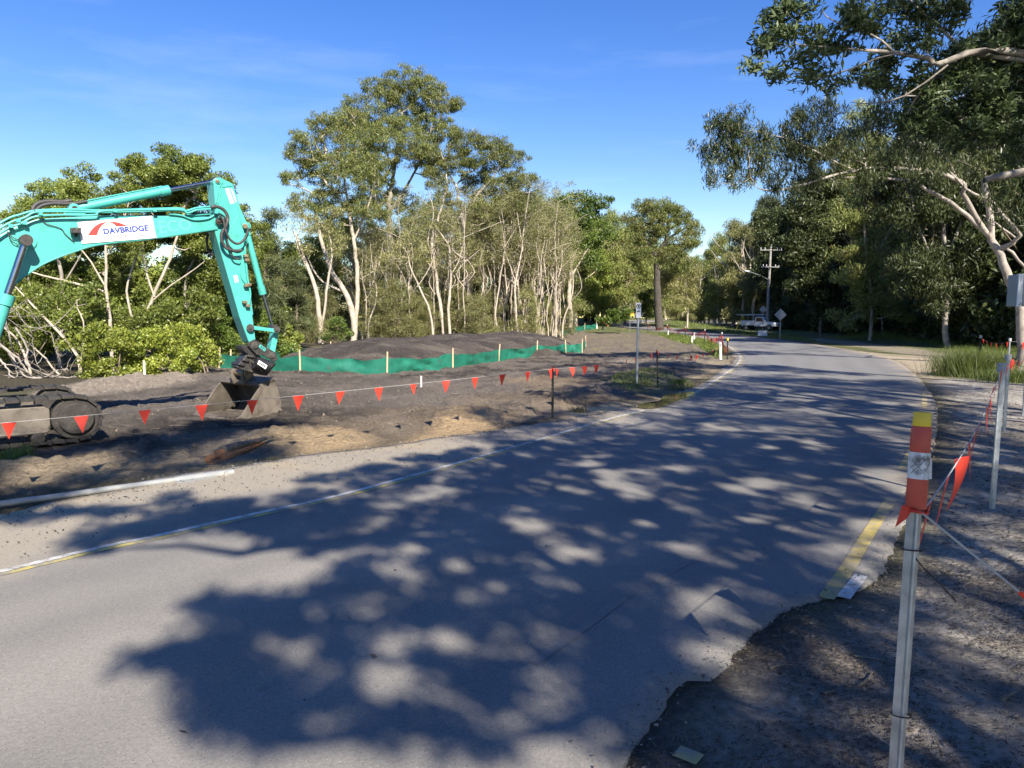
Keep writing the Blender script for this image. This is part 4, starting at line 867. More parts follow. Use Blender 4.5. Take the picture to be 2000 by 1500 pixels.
for s in (-.12, .09): lg.prism(Bs([(120,421),(134,408),(140,401),(149,401),(155,409),(172,421)], s+.03), -BN*.03)
lg.build('cylinder_lug', M['teal'], boom, bevel=.006)
for s in (-.40, .40): cyl_part('boom_cylinder', (-42,745), (13,578), (50,470), .085, .046, s)
# stick (dipper arm): traced near face at +0.17
sw = .17
near_face = [(416,352),(422,346.5),(430,346.5),(455,358.5),(466,392),(469,404),(476,420),(482,433),(483,441),(477,450),(478,490),(484,545),(494,620),(499.5,664),(492,672),(486,668),(468,620),(451,560),(431,492),(419,450),(422,420),(421,400)]
mb = MB(); mb.prism(Bs(near_face, sw), -BN*2*sw); stick = mb.build('stick', M['teal'], ex, bevel=.014)
fl = MB()
fl.prism(Bs([(417,353),(424,347),(430,348),(436,356),(430,366),(424,395),(420,400)], sw+.016), -BN*.016)
fl.prism(Bs([(433,362),(453,360),(455,363),(434,366),(428,398),(424,398)], sw+.010), -BN*.010)
fl.prism(Bs([(466,405),(476,421),(482,434),(478,448),(470,436),(468,418)], sw+.014), -BN*.014)
fl.tube(Bs([(467,420),(449,447)], sw), .008, 6); fl.tube(Bs([(478,455),(480,500),(486,560),(493,615)], sw), .014, 6)
for a, r in (((425,354), .05), ((428,432), .09), ((479,441.5), .055)):
    c = B(*a, sw); fl.cyl(c, c+BN*.03, r, 26)
fl.tube(catmull(Bs([(478,470),(479,500),(483,540),(489,575),(484,600)], sw+.03), 30), .017, 8); fl.tube(catmull(Bs([(470,505),(471,540),(483,557)], sw+.02), 12), .009, 6)
fl.build('reinforcing_plate', M['teal'], stick, bevel=.004)
pn = MB(); 
for a, r, o in (((479,441.5), .040, sw+.06), ((425,354), .03, sw+.045)): pn.cyl(B(*a, -sw-.05), B(*a, o), r, 18)
for u, v in ((480,500),(482,508),(486,556),(481,558),(484,597),(478,590)): pn.box(B(u, v, sw+.05), (.07, .07, .045), Matrix.Rotation(TH, 3, 'Z'))
pn.build('pipe_fitting', M['pin'], stick, bevel=.006)
st = MB()
c7 = lambda x, y: (380+x/6.25, 320+y/6.25)
for (a, b), n in ((((375,305), (440,495)), 7), (((400,303), (470,490)), 7), (((440,305), (500,470)), 6)):   # rows of a worn sticker
    for k in range(n):
        f0, f1 = k/n, (k+.82)/n; x0, y0 = a[0]+(b[0]-a[0])*f0, a[1]+(b[1]-a[1])*f0; x1, y1 = a[0]+(b[0]-a[0])*f1, a[1]+(b[1]-a[1])*f1
        st.add([B(*c7(x0, y0), sw+.003), B(*c7(x0+20, y0-2), sw+.003), B(*c7(x1+20, y1-2), sw+.003), B(*c7(x1, y1), sw+.003)], [(0, 1, 2, 3)])
st.build('worn_sticker', M['white'], stick); st = MB()
st.add(Bs([c7(475,1365), c7(518,1355), c7(540,1440), c7(495,1450)], sw+.003), [(0, 1, 2, 3)])
st.build('worn_sticker', M['white'], stick)
# bucket cylinder and linkage on the far side of the stick
cyl_part('bucket_cylinder', (479,442), (513,573), (533,640), .052, .032, 0.0)
lk = MB()
for s in (-.21, .17):
    lk.prism(Bs([(489,635.5),(494,636),(520,640),(538,642),(545,640),(545,648),(538,650),(520,647),(494,644),(488,643)], s+.04), -BN*.04)
a_, b_ = B(541,645), B(531,692)
lk.prism(Bs([(536,646),(546,646),(537,690),(526,688)], .09), -BN*.18)
link = lk.build('bucket_link', M['teal'], ex, bevel=.008)
pn = MB()
for (u, v), r, w_ in (((489,640), .062, .235), ((541,644), .052, .235), ((497,674), .06, .24), ((531,693), .055, .24)):
    pn.cyl(B(u, v, -w_), B(u, v, w_), r, 20); pn.cyl(B(u, v, w_), B(u, v, w_+.02), r*.5, 8)
pn.build('pivot_pin', M['pind'], link, smooth=True)
# tilting quick hitch
c2 = lambda L: [(380+x/6.818, 620+y/6.818) for x, y in L]
ht = MB()
for s in (-.19, .22): ht.prism(Bs(c2([(720,330),(800,290),(900,350),(1000,420),(1085,470),(1110,560),(1060,600),(1010,560),(900,500),(830,500),(760,430),(715,380)]), s), -BN*.035)
ht.prism(Bs(c2([(630,380),(720,370),(840,480),(830,520),(690,480),(640,430)]), .16), -BN*.32)
ht.prism(Bs(c2([(690,500),(850,490),(900,540),(1060,600),(1090,620),(960,780),(800,740),(600,690),(560,660),(610,600)]), .15), -BN*.30)
ht.prism(Bs(c2([(760,600),(900,530),(1080,610),(930,770)]), .20), -BN*.06)
for k in range(3): ht.prism(Bs(c2([(600+60*k,600-55*k),(680+60*k,620-55*k),(660+60*k,650-55*k),(580+60*k,630-55*k)]), .20), -BN*.38)
hitch = ht.build('tilt_hitch', M['blackm'], ex, bevel=.008)
q = MB(); q.cyl(B(*c2([(800,600)])[0], .235), B(*c2([(990,650)])[0], .235), .105, 20); q.build('tilt_cylinder', M['blackp'], hitch, smooth=True)
lb = MB(); lb.prism(Bs(c2([(860,570),(970,640),(945,690),(838,620)]), .352), -BN*.012); lab = lb.build('maker_label', M['white'], hitch)
plane_text("tilt", c2([(850,615),(940,672),(955,640),(868,585)]), .355, M['blackp'], 'lettering', lab, .03)
lb = MB(); lb.prism(Bs(c2([(868,362),(885,362),(950,415),(940,450),(925,450),(855,395)]), .226), -BN*.005); lab = lb.build('number_label', M['teal'], hitch)
plane_text("A21", c2([(872,395),(925,440),(938,415),(885,370)]), .229, M['blackp'], 'lettering', lab, .03)
# bucket: shell between two shaped side plates, cutting lip on the ground
LN_ = G(456, 822); WB = np.array([-.80, .60, 0]); WB /= np.linalg.norm(WB); FB = np.array([WB[1], -WB[0], 0]); BWID = 1.30
def BK(u, v):                                                     # pixel -> plane of the near side plate
    d = ray(u, v); o = np.array([0, 0, HC]); n = WB; t = np.dot(LN_-o, n)/np.dot(d, n); return o+d*t
side = [(456,822),(471,812),(481,797),(498,770),(513,749),(522,742),(537,739.5),(544,762),(550,786),(547,799),(540,809),(527,816.5),(500,818),(478,821)]
sp = [BK(*q) for q in side]
bk = MB(); thk = WB*.03
bk.prism(sp, thk); bk.prism([q+WB*(BWID-.03) for q in sp], thk)
prof = [BK(*q) for q in [(537,739.5),(544,762),(550,786),(547,799),(540,809),(527,816.5),(500,818),(478,821),(456,822)]]
prof = catmull(prof, 30); ins = []
cen = np.mean(sp, axis=0)
outer = [q+WB*.004 for q in prof]; inner = [q+(cen-q)/np.linalg.norm(cen-q)*.02+WB*.004 for q in prof]
V = outer+[q+WB*(BWID-.008) for q in outer]+inner+[q+WB*(BWID-.008) for q in inner]; n = len(prof)
F = [(i, i+1, n+i+1, n+i) for i in range(n-1)]+[(2*n+i, 3*n+i, 3*n+i+1, 2*n+i+1) for i in range(n-1)]
bk.add(V[:2*n], F[:n-1]); bk.add(V[2*n:], [(i, n+i, n+i+1, i+1) for i in range(n-1)], mat=1)
inn = [q+WB*.0305 for q in sp]; bk.add(inn, [tuple(range(len(inn)))], 1); bk.add([q+WB*(BWID-.0605) for q in inn], [tuple(range(len(inn)))], 0)
tb0, tb1 = BK(515, 747), BK(537, 740)
bk.prism([BK(508,753), BK(512,746), BK(537,737.5), BK(540,744), BK(516,757)], WB*BWID)                # torque box across the top
bk.prism([BK(452,824.5), BK(456,819.5), BK(476,817.5), BK(478,822)], WB*(BWID+.05)-0*WB)            # cutting lip
for s in (-.012, BWID-.018):                                                                          # side cutters
    bk.prism([q+WB*s for q in [BK(456,821.5), BK(471,811), BK(498,769), BK(513,748), BK(524,744), BK(506,772), BK(487,803), BK(476,820)]], WB*.03)
bucket = bk.build('bucket', [M['bucket'], M['bucket_in']], ex, bevel=.006)
er = MB(); pc = BK(500, 745)+WB*(BWID*.5)
def ear(off):
    c = BK(516, 748)+WB*(BWID*.5+off); pinp = B(483, 727, 0.0); z = np.array([0, 0, 1.0]); f = FB
    hh = 0.30
    return [c+f*.16-z*.01, c+f*.10+z*.10, c+f*.02+z*.20, c-f*.06+z*.24, c-f*.14+z*.20, c-f*.15+z*.06, c-f*.10-z*.05, c-f*.04-z*.05]
for o in (-.21, .13): er.prism(ear(o), WB*.05)
er.build('bucket_ear', M['bucket'], bucket, bevel=.008)
pn = MB(); c = BK(516,748)+WB*(BWID*.5)-FB*.06+BZ*.155; pn.cyl(c-WB*.27, c+WB*.25, .055, 20); pn.cyl(c-WB*.29, c-WB*.26, .085, 20); pn.build('bucket_pin', M['pin'], bucket, smooth=True)
# tracks
def track(w0, w1, name='track'):
    s0, s1, zc, r = -8.05, -5.0, .37, .30
    s1 = TRK_END; pts = []
    n = 14
    for k in range(n+1): a = math.pi/2-math.pi*k/n; pts.append((s1+r*math.cos(a), zc+r*math.sin(a)))
    for k in range(n+1): a = -math.pi/2-math.pi*k/n; pts.append((s0+r*math.cos(a), zc+r*math.sin(a)))
    pts.append(pts[0]); pl = np.array(pts); d = np.r_[0, np.cumsum(np.hypot(*np.diff(pl, axis=0).T))]; N = int(d[-1]/.155)
    tr = MB()
    for k in range(N):
        q = d[-1]*k/N; e = q+.140*(d[-1]/N/.155); a = np.array([np.interp(q, d, pl[:,0]), np.interp(q, d, pl[:,1])]); b = np.array([np.interp(e, d, pl[:,0]), np.interp(e, d, pl[:,1])])
        t = (b-a)/np.linalg.norm(b-a); nn = np.array([t[1], -t[0]])*-1.0
        mid = (a+b)/2; out = mid-np.array([np.clip(mid[0], s0, s1), zc]); out /= np.linalg.norm(out)+1e-9
        sag = -.045*math.sin(math.pi*np.clip((mid[0]-s0)/(s1-s0), 0, 1)) if mid[1] > zc+.2 else 0
        sh = np.array([0, sag])
        prof = [a-out*.015, b-out*.015, b+out*.018, b*.35+a*.65+out*.020, a*.85+b*.15+out*.036, a+out*.034]
        tr.prism([loc3(p[0]+sh[0], w1, p[1]+sh[1]) for p in prof], -BN*(w1-w0))
    o = tr.build(name, M['mudm'], ex)
    fr = MB()
    fr.prism([loc3(s, w1-.06, z) for s, z in ((s0+.30,.22),(s1-.34,.22),(s1-.30,.30),(s1-.30,.52),(s1-.36,.56),(s0+.30,.56))], -BN*(w1-w0-.12))
    fr.prism([loc3(s, w1-.02, z) for s, z in ((s0+.3,.20),(s1-.36,.20),(s1-.30,.26),(s1-.36,.235),(s0+.3,.235))], -BN*.10)
    fr.build('track_frame', M['bucket'], o, bevel=.015)
    for s, rr in ((s1, .292), (s0, .292)):
        wl = MB(); wl.cyl(loc3(s, w0+.06, zc), loc3(s, w1-.05, zc), rr, 28); wl.cyl(loc3(s, w1-.05, zc), loc3(s, w1+.01, zc), rr*.74, 28); wl.build('track_wheel', M['mudm'], o, smooth=True, bevel=.02)
    for k in range(6):
        s = s0+.4+(s1-s0-.85)*k/5; wl = MB(); wl.cyl(loc3(s, w0+.05, .135), loc3(s, w1-.015, .135), .085, 16); wl.build('track_roller', M['mudm'], o, smooth=True, bevel=.02)
    return o
_t = np.dot(G(150, 868)-BP0, BD); TRK_END = float(_t)
track(.60, 1.08); track(-1.08, -.60)
# carbody, house, cab and counterweight (outside the frame on the left)
cb = MB(); cb.box(loc3(-6.5, 0, .5), (1.9, 1.3, .35), Matrix.Rotation(TH, 3, 'Z')); cb.cyl(loc3(-6.5, 0, .6), loc3(-6.5, 0, .82), .62, 32); cb.build('carbody', M['mudm'], ex, bevel=.03)
hb = MB()
Rz = Matrix.Rotation(TH, 3, 'Z')
hb.box(loc3(-6.75, 0, .97), (2.5, 2.2, .24), Rz); hb.box(loc3(-7.3, -.35, 1.45), (1.5, 1.45, .72), Rz); hb.box(loc3(-6.2, -.75, 1.35), (1.0, .62, .5), Rz)
hb.prism([loc3(s, .2, z) for s, z in ((-5.55, .86), (-5.2, .95), (-5.15, 1.2), (-5.6, 1.3))], -BN*.4)
house = hb.build('house', M['teal'], ex, bevel=.04)
cw = MB(); cw.prism([loc3(s, 1.08, z) for s, z in ((-8.0,.88),(-8.55,.95),(-8.65,1.3),(-8.55,1.75),(-8.0,1.8))], -BN*2.16); cw.build('counterweight', M['teal'], ex, bevel=.06)
cabp = [(-5.55,1.1),(-5.5,1.75),(-5.85,2.6),(-6.95,2.65),(-7.05,1.1)]
cb = MB(); cb.prism([loc3(s, 1.06, z) for s, z in cabp], -BN*.85); cab = cb.build('cab', M['teal'], ex, bevel=.04)
gl = MB()
gl.prism([loc3(s, 1.066, z) for s, z in ((-5.62,1.75),(-5.9,2.5),(-6.3,2.52),(-6.3,1.5),(-5.66,1.45))], -BN*.02); gl.prism([loc3(s, 1.066, z) for s, z in ((-6.38,1.75),(-6.38,2.52),(-6.88,2.55),(-6.95,1.75))], -BN*.02)
gl.add([loc3(s, w_, z) for s, w_, z in ((-5.49,.98,1.78),(-5.49,.30,1.78),(-5.83,.30,2.56),(-5.83,.98,2.56))], [(0, 1, 2, 3)]); gl.build('cab_window', M['glass'], cab)
# ================================================================== SITE OBJECTS
# soil mound: height field inside its footprint
MF = [(-9.3,27.5),(-8.2,24.6),(-4.2,23.6),(-1.2,28.0),(3.2,35.0),(3.6,41.0),(1.5,44.0),(-3.0,41.0),(-8.0,33.5)]
xs = np.arange(-10.2, 4.8, .13); ys = np.arange(22.8, 45, .13); mxx, myy = np.meshgrid(xs, ys, indexing='ij')
sd = sdpoly(mxx.ravel(), myy.ravel(), MF).reshape(mxx.shape)+(fbm(mxx*.8, myy*.8, 31)-.5)*1.0
hh = 1.16*(1-np.exp(-np.maximum(sd, 0)*.62))*(.92+.35*(fbm(mxx*.45, myy*.45, 33)-.5))*(.88+.10*sstep(-6, 2, mxx))+np.maximum(0, np.minimum(sd, .5))*.28*(fbm(mxx*2.5, myy*2.5, 35)-.4)+.09*(fbm(mxx*4, myy*4, 36)-.5)*(sd > 0)
hh = np.where(sd > 0, hh, -.12)
ii = np.arange(mxx.size).reshape(mxx.shape); q = np.stack([ii[:-1,:-1], ii[1:,:-1], ii[1:,1:], ii[:-1,1:]], -1).reshape(-1, 4); keep = (hh.ravel()[q] > -.1).any(1)
mo = np_mesh('soil_mound', np.stack([mxx, myy, hh], -1).reshape(-1, 3), q[keep], M['ground'], smooth=True)
cc = mixc(np.zeros(mxx.shape+(3,))+np.array([.088, .073, .062]), (.05, .043, .038), sstep(.45, .62, fbm(mxx*1.1, myy*1.1, 37))*.7); cc = mixc(cc, (.16, .135, .11), sstep(.55, .72, fbm(mxx*.9+5, myy*2.3, 38))*.6)
color_attr(mo, 'soil', cc.reshape(-1, 3)); tag(mo, 'long flat topped mound of dark soil behind the green silt fence', 'soil mound')
# silt fences
def silt(name, stakes, h, label, hs=None, gap=()):
    """stakes: ground positions in order; fabric hangs from stake to stake"""
    base = stakes[0]; root = empty(name, (base[0], base[1], surf(base[0], base[1])), label, 'silt fence')
    rg_ = np.random.default_rng(len(stakes)*7); fb = MB()
    for i in range(len(stakes)-1):
        a, b = np.array(stakes[i][:2]), np.array(stakes[i+1][:2]); n = 26; t = np.linspace(0, 1, n); L = np.linalg.norm(b-a); nr = np.array([-(b-a)[1], (b-a)[0]])/L
        rows = []
        for j, f in enumerate(np.linspace(0, 1, 7)):
            off = (.025*np.sin(t*17+f*5+i)*np.sin(math.pi*f)+.24*(fbm(t*7+i*3, t*3+f*2.6, 40+i)-.5))*np.sin(math.pi*np.clip(t, .02, .98))
            p = a+(b-a)*t[:,None]+nr*off[:,None]
            zb = np.array([surf(*q) for q in p])-.02
            ht = h*(1-.15*np.sin(math.pi*t))
            rows.append(np.c_[p, zb+ht*f])
        Vv = np.vstack(rows); fb.add(Vv, [(r*n+k, r*n+k+1, (r+1)*n+k+1, (r+1)*n+k) for r in range(6) for k in range(n-1)])
    fb.build('fabric', M['silt'], root, smooth=True)
    for i, s in enumerate(stakes):
        st = MB(); z = surf(s[0], s[1]); H = h*1.38*rg_.uniform(.93, 1.1); st.box((s[0], s[1]-.03, z+H/2-.1), (.045, .03, H+.2), Matrix.Rotation(rg_.normal()*.03, 3, 'Y')); st.build('stake', M['timber'], root)
    return root
S1 = [G(430,719)[:2], G(587,727)[:2], G(757,730)[:2], G(885,719)[:2], G(975,705)[:2], G(1049,696)[:2], G(1105,691)[:2], G(1137,689)[:2], np.array([4.35, 42.0])]
silt('silt_fence', S1, .50, 'green silt fence on timber stakes around the front of the dark mound')
silt('silt_fence', [np.array([-9.9,25.0]), np.array([-9.6,28.5]), np.array([-8.6,33.8])], .42, 'short green silt fence running behind the excavator bucket at the mound end')
silt('silt_fence', [G(1092,657)[:2], G(1118,650)[:2], G(1142,645)[:2], G(1165,642)[:2]], .62, 'distant green silt fence near the bending worker')
# star pickets
def picket(name, x, y, h, m, label, cap=None, group=None, lean=(0, 0), capm='white', tie=False, s=.022):
    z = surf(x, y); root = empty(name, (x, y, z), label, 'post', group); k = MB(); topp = np.array([x+lean[0]*h, y+lean[1]*h, z+h]); bot = np.array([x-lean[0]*.2, y-lean[1]*.2, z-.25])
    for a in (90, 210, 330):
        d = np.array([math.cos(R(a)), math.sin(R(a)), 0]); e = np.array([-d[1], d[0], 0])*.0028
        k.prism([bot+e, bot-e, bot+d*s-e, bot+d*s+e], topp-bot)
    p = k.build('picket', m, root)
    if cap:
        c = MB(); c.cyl(topp-[0, 0, cap*1.2], topp+[0, 0, .012], cap*.62, 14); c.build('cap', M[capm], root, smooth=True)
    if tie:
        c = MB(); c.tube([topp+np.array([.025*math.cos(a), .025*math.sin(a), -.03+.01*math.sin(a*2)]) for a in np.linspace(0, 6.28, 9)], .006, 5); c.prism([topp+[0, -.03, -.02], topp+[.035, -.035, -.03], topp+[.02, -.04, -.10]], (0, .003, 0)); c.build('orange_tie', M['flag'], root)
    return root, topp
# flag buntings
frng = np.random.default_rng(3)
def bunting(name, a, b, n, size, label, sag=.02, f0=.5, tw=.35, wind=0.0, group=None, rope=.0026, hang=1.28, skip=()):
    a = np.array(a, float); b = np.array(b, float); root = empty(name, a, label, 'flag bunting', group); L = np.linalg.norm(b-a)
    t = np.linspace(0, 1, 60); pts = a+(b-a)*t[:,None]; pts[:,2] -= sag*L*4*t*(1-t)
    k = MB(); k.tube(pts, rope, 5); k.build('rope', M['rope'], root, smooth=True)
    d = (b-a)/L; dh = np.array([d[0], d[1], 0]); dh /= np.linalg.norm(dh); sd_ = np.array([-dh[1], dh[0], 0])
    for i in range(n):
        if i in skip: continue
        f = (i+f0)/n; c = np.array([np.interp(f, t, pts[:,j]) for j in range(3)]); an = frng.normal()*tw; w_ = size*frng.uniform(.84, 1.12)
        ax = dh*math.cos(an*.3)+sd_*math.sin(an*.3); dn = np.array([0, 0, -1.0])+sd_*frng.normal()*.12+dh*frng.normal()*.08
        side = sd_*math.sin(an)*.35
        V = []; m = 6
        for r in range(m):
            q = r/(m-1); wd = w_*.5*(1-q)+.0015; cur = sd_*wind*w_*q*q+side*w_*q*(1-q)
            fold = sd_*wd*.5*math.sin(an*2+q*2)*(abs(wind)+.15)
            V += [c-ax*wd*(1-abs(wind)*.5)+dn*w_*hang*q+cur+fold, c+dn*w_*hang*q+cur, c+ax*wd*(1-abs(wind)*.5)+dn*w_*hang*q+cur+fold]
        g = MB(); g.add(V, [(3*r+s, 3*r+s+1, 3*r+s+4, 3*r+s+3) for r in range(m-1) for s in range(2)])
        g.build('flag', M['flag'], root, smooth=True)
    return root
p0 = np.array([-5.2, 6.3]); GL = 'black star pickets of the left bunting'
_, t0 = picket('star_picket', -5.2, 6.3, .80, M['black_post'], 'black star picket outside the left edge holding the bunting', tie=True)
_, t1 = picket('star_picket', *G(1079,816)[:2], .90, M['black_post'], 'black star picket at the road edge in the middle of the left bunting', tie=True)
_, t2 = picket('star_picket', *G(1285,757)[:2], .92, M['black_post'], 'black star picket beside the grey parking sign post', tie=True, lean=(-.05, 0))
bunting('flag_bunting', t0-[0,0,.03], t1-[0,0,.04], 14, .138, 'red triangle flag bunting in front of the excavator', .003, .95, .3)
bunting('flag_bunting', t1-[0,0,.04], t2-[0,0,.04], 10, .135, 'red triangle flag bunting between the two black pickets left of the road', .012, .35, .9, .1)
far = [G(1420,702), G(1409,684), G(1376,672), G(1338,663), G(1303,655), G(1265,648)]
bunting('flag_bunting', t2-[0,0,.05], far[0]+[-.55,-.9,.62], 10, .13, 'sparse red flag bunting sagging low behind the parking sign', .02, .2, 1.2, .2)
tops = []
for k, q in enumerate(far):
    hgt = [.88,.95,.98,1.0,1.0,.95][k]
    _, tp = picket('star_picket', q[0], q[1], hgt, M['black_post'], ['picket with a yellow cap at the near end of the far bunting', 'pale capped picket second along the far bunting', 'pale capped picket beside the grass tuft under the far bunting', 'pale capped picket in the middle of the far bunting', 'pale capped picket left of the short white guide post', 'picket at the far left end of the far bunting'][k], cap=.075, capm='yellow' if k == 0 else 'rope', s=.03); tops.append(tp)
for k in range(5):
    bunting('flag_bunting', tops[k]-[0,0,.08+.25*(k == 0)], tops[k+1]-[0,0,.08], [17,22,24,22,20][k], .26, ['red flags hanging steeply beside the yellow capped picket', 'red flags sagging between the second and third pale pickets', 'red flags of the far bunting above the bright grass', 'red flags of the far bunting over the sunlit road', 'most distant red flags of the far bunting near the thick dark trunk'][k], [.03,.045,.03,.03,.04][k], .5, .6, .2)
# white pegs and guide posts
def peg(name, x, y, h, w_, label, lean=0.0, window=False, cat='post'):
    z = surf(x, y); root = empty(name, (x, y, z), label, cat); k = MB(); k.prism([(x-w_/2, y-.012, z-.15), (x+w_/2, y-.012, z-.15), (x+w_/2, y+.012, z-.15), (x-w_/2, y+.012, z-.15)], (lean*h, 0, h+.15)); k.build('post_body', M['white'], root, bevel=.004)
    if window:
        g = MB(); c = np.array([x+lean*h*.8, y-.0175, z+h*.82]); g.box(c, (w_*.42, .008, h*.18)); g.build('reflector', M['navy'] if False else M['greyp'], root)
    return root
peg('white_peg', *G(823,757)[:2], .36, .032, 'short white peg standing in front of the mound fence')
peg('white_peg', *G(283,741)[:2], .38, .05, 'white plastic peg at the foot of the bright shrubs')
peg('guide_post', *G(1408,703)[:2], .72, .085, 'white roadside guide post with reflector nearest the road bend', -.05, True)
peg('guide_post', *G(1352,675)[:2], .52, .08, 'white guide post standing in the dark soil left of the far bunting', -.02)
peg('guide_post', *G(1356,666)[:2], .58, .09, 'white guide post beside the sunlit road under the far bunting')
peg('guide_post', *G(1305,657)[:2], .48, .08, 'short white guide post at the left end of the bright grass')
peg('guide_post', *G(1166,643)[:2], .75, .10, 'small white post left of the bending worker')
peg('guide_post', *G(1289,640)[:2]-np.array([-.1, 1.2]), .75, .10, 'thin pale post in front of the thick dark trunk')
# parking sign
sgp = G(1243.5, 755); root = empty('parking_sign', sgp, 'grey no parking sign on a thin post beside the worksite', 'road sign')
k = MB(); k.cyl(sgp-[0,0,.3], sgp+[.01,0,2.12], .030, 14); k.build('sign_post', M['galv'], root, smooth=True)
sx_, sz_ = .064, .365; yaw = R(-28); ca, sa = math.cos(yaw), math.sin(yaw); rx_ = np.array([ca, sa, 0]); ry_ = np.array([sa, -ca, 0]); c0 = sgp+np.array([.01, -.035, 1.93])
def spt(x, z, o=0.0): return c0+rx_*x+BZ*z+ry_*o
k = MB(); k.prism([spt(-sx_,-.19), spt(sx_,-.19), spt(sx_,.19), spt(-sx_,.19)], ry_*.004); pl = k.build('sign_plate', M['signface'], root)
k = MB(); rr = []
for a in np.linspace(0, 2*math.pi, 33)[:-1]: rr.append((math.cos(a), math.sin(a)))
k.add([spt(.058*x, .105+.058*y, .007) for x, y in rr]+[spt(.044*x, .105+.044*y, .007) for x, y in rr], [(i, (i+1) % 32, 32+(i+1) % 32, 32+i) for i in range(32)]); k.add([spt(-.042,.142,.008), spt(-.034,.150,.008), spt(.042,.068,.008), spt(.034,.060,.008)], [(0,1,2,3)])
v, f = text2d("P", 1, .05); k.add([spt(-.020+x*.042, .072+y*.066, .006) for x, y in v], f)
k.add([spt(-.04,-.035,.006), spt(.04,-.035,.006), spt(.04,-.012,.006), spt(-.04,-.012,.006)], [(0,1,2,3)]); k.build('sign_symbol', M['blackp'], pl)
# warning signs seen from behind
def diamond(x, y, hc, half, label, postw=.03, board=None):
    z = float(gz(x, y)); root = empty('warning_sign', (x, y, z), label, 'road sign'); k = MB(); k.cyl((x, y, z-.2), (x, y, z+hc+half*.9), postw, 10); k.build('sign_post', M['galv'], root, smooth=True)
    k = MB(); c = np.array([x, y+.035, z+hc]); k.prism([c+[-half,0,0], c+[0,0,-half], c+[half,0,0], c+[0,0,half]], (0, .006, 0)); k.build('diamond_plate', M['signgrey'], root)
    k = MB(); [k.box(c+[0,-.015,dz*half], (half*1.0, .02, .03)) for dz in (-.35, .35)]; k.build('bracket', M['galv'], root)
    if board:
        k = MB(); k.prism([np.array([x, y-.05, z])+q for q in ([-board[0],0,.02],[board[0],0,.02],[board[0],0,board[1]],[-board[0],0,board[1]])], (0, .012, 0)); k.build('lower_board', M['white'], root)
    return root
g1 = G(1489, 657); diamond(g1[0], g1[1], (657-605)/FPX*g1[1], .36, 'smaller grey diamond sign with a white board at its foot before the utility pole', .03, (.44, .55))
g2 = G(1523, 662); diamond(g2[0], g2[1], (662-615)/FPX*g2[1], .50, 'larger grey diamond sign standing alone on the grass right of the utility pole', .035)
# utility pole with street lamp
pb = np.array([.3583*88, 88, 0]); root = empty('utility_pole', pb, 'timber utility pole with two crossarms and a street lamp by the parked truck', 'utility pole')
k = MB(); k.tube([pb-[0,0,.5], pb+[0,0,5], pb+[.12,0,10.35]], [.19,.165,.13], 14); k.build('pole', M['concrete'], root, smooth=True)
k = MB(); k.box(pb+[.12,-.18,9.95], (2.7, .07, .09)); k.build('crossarm', M['concrete'], root); k = MB(); k.box(pb+[.05,-.18,7.9], (2.2, .07, .09)); k.build('crossarm', M['concrete'], root)
k = MB()
for zz_, xsn in ((10.02, (-1.25,-.75,.75,1.25)), (7.97, (-.9,-.5,.6,1.0))):
    for xo in xsn: k.cyl(pb+[.1+xo,-.18,zz_], pb+[.1+xo,-.18,zz_+.16], .045, 8); k.ball(pb+[.1+xo,-.18,zz_+.17], .06, 8)
k.build('insulator', M['signface'], root, smooth=True)
k = MB(); k.tube([pb+[0,-.15,6.3], pb+[-1.2,-.5,6.85], pb+[-2.75,-.9,7.3]], [.04,.04,.035], 8); k.cyl(pb+[0,-.2,5.6], pb+[0,-.2,6.5], .05, 8); k.build('lamp_arm', M['galv'], root, smooth=True)
k = MB(); k.ball(pb+[-3.0,-.96,7.34], .22, 12, sc=(1.6,.7,.42)); k.build('lamp_head', M['signface'], root, smooth=True)
# service wires from the pole
def wire(name, a, b, sag, label):
    t = np.linspace(0, 1, 24); p = np.array(a)+(np.array(b)-np.array(a))*t[:,None]; p[:,2] -= sag*4*t*(1-t); k = MB(); k.tube(p, .012, 4); return tag(k.build(name, M['hose'], None, origin=a), label, 'wire', 'power lines from the utility pole')
for xo in (-1.25, 1.25): wire('power_line', pb+[.1+xo,-.18,10.2], np.array([24+xo, 150, 11.2]), 1.2, 'thin power line running from the top crossarm into the trees')
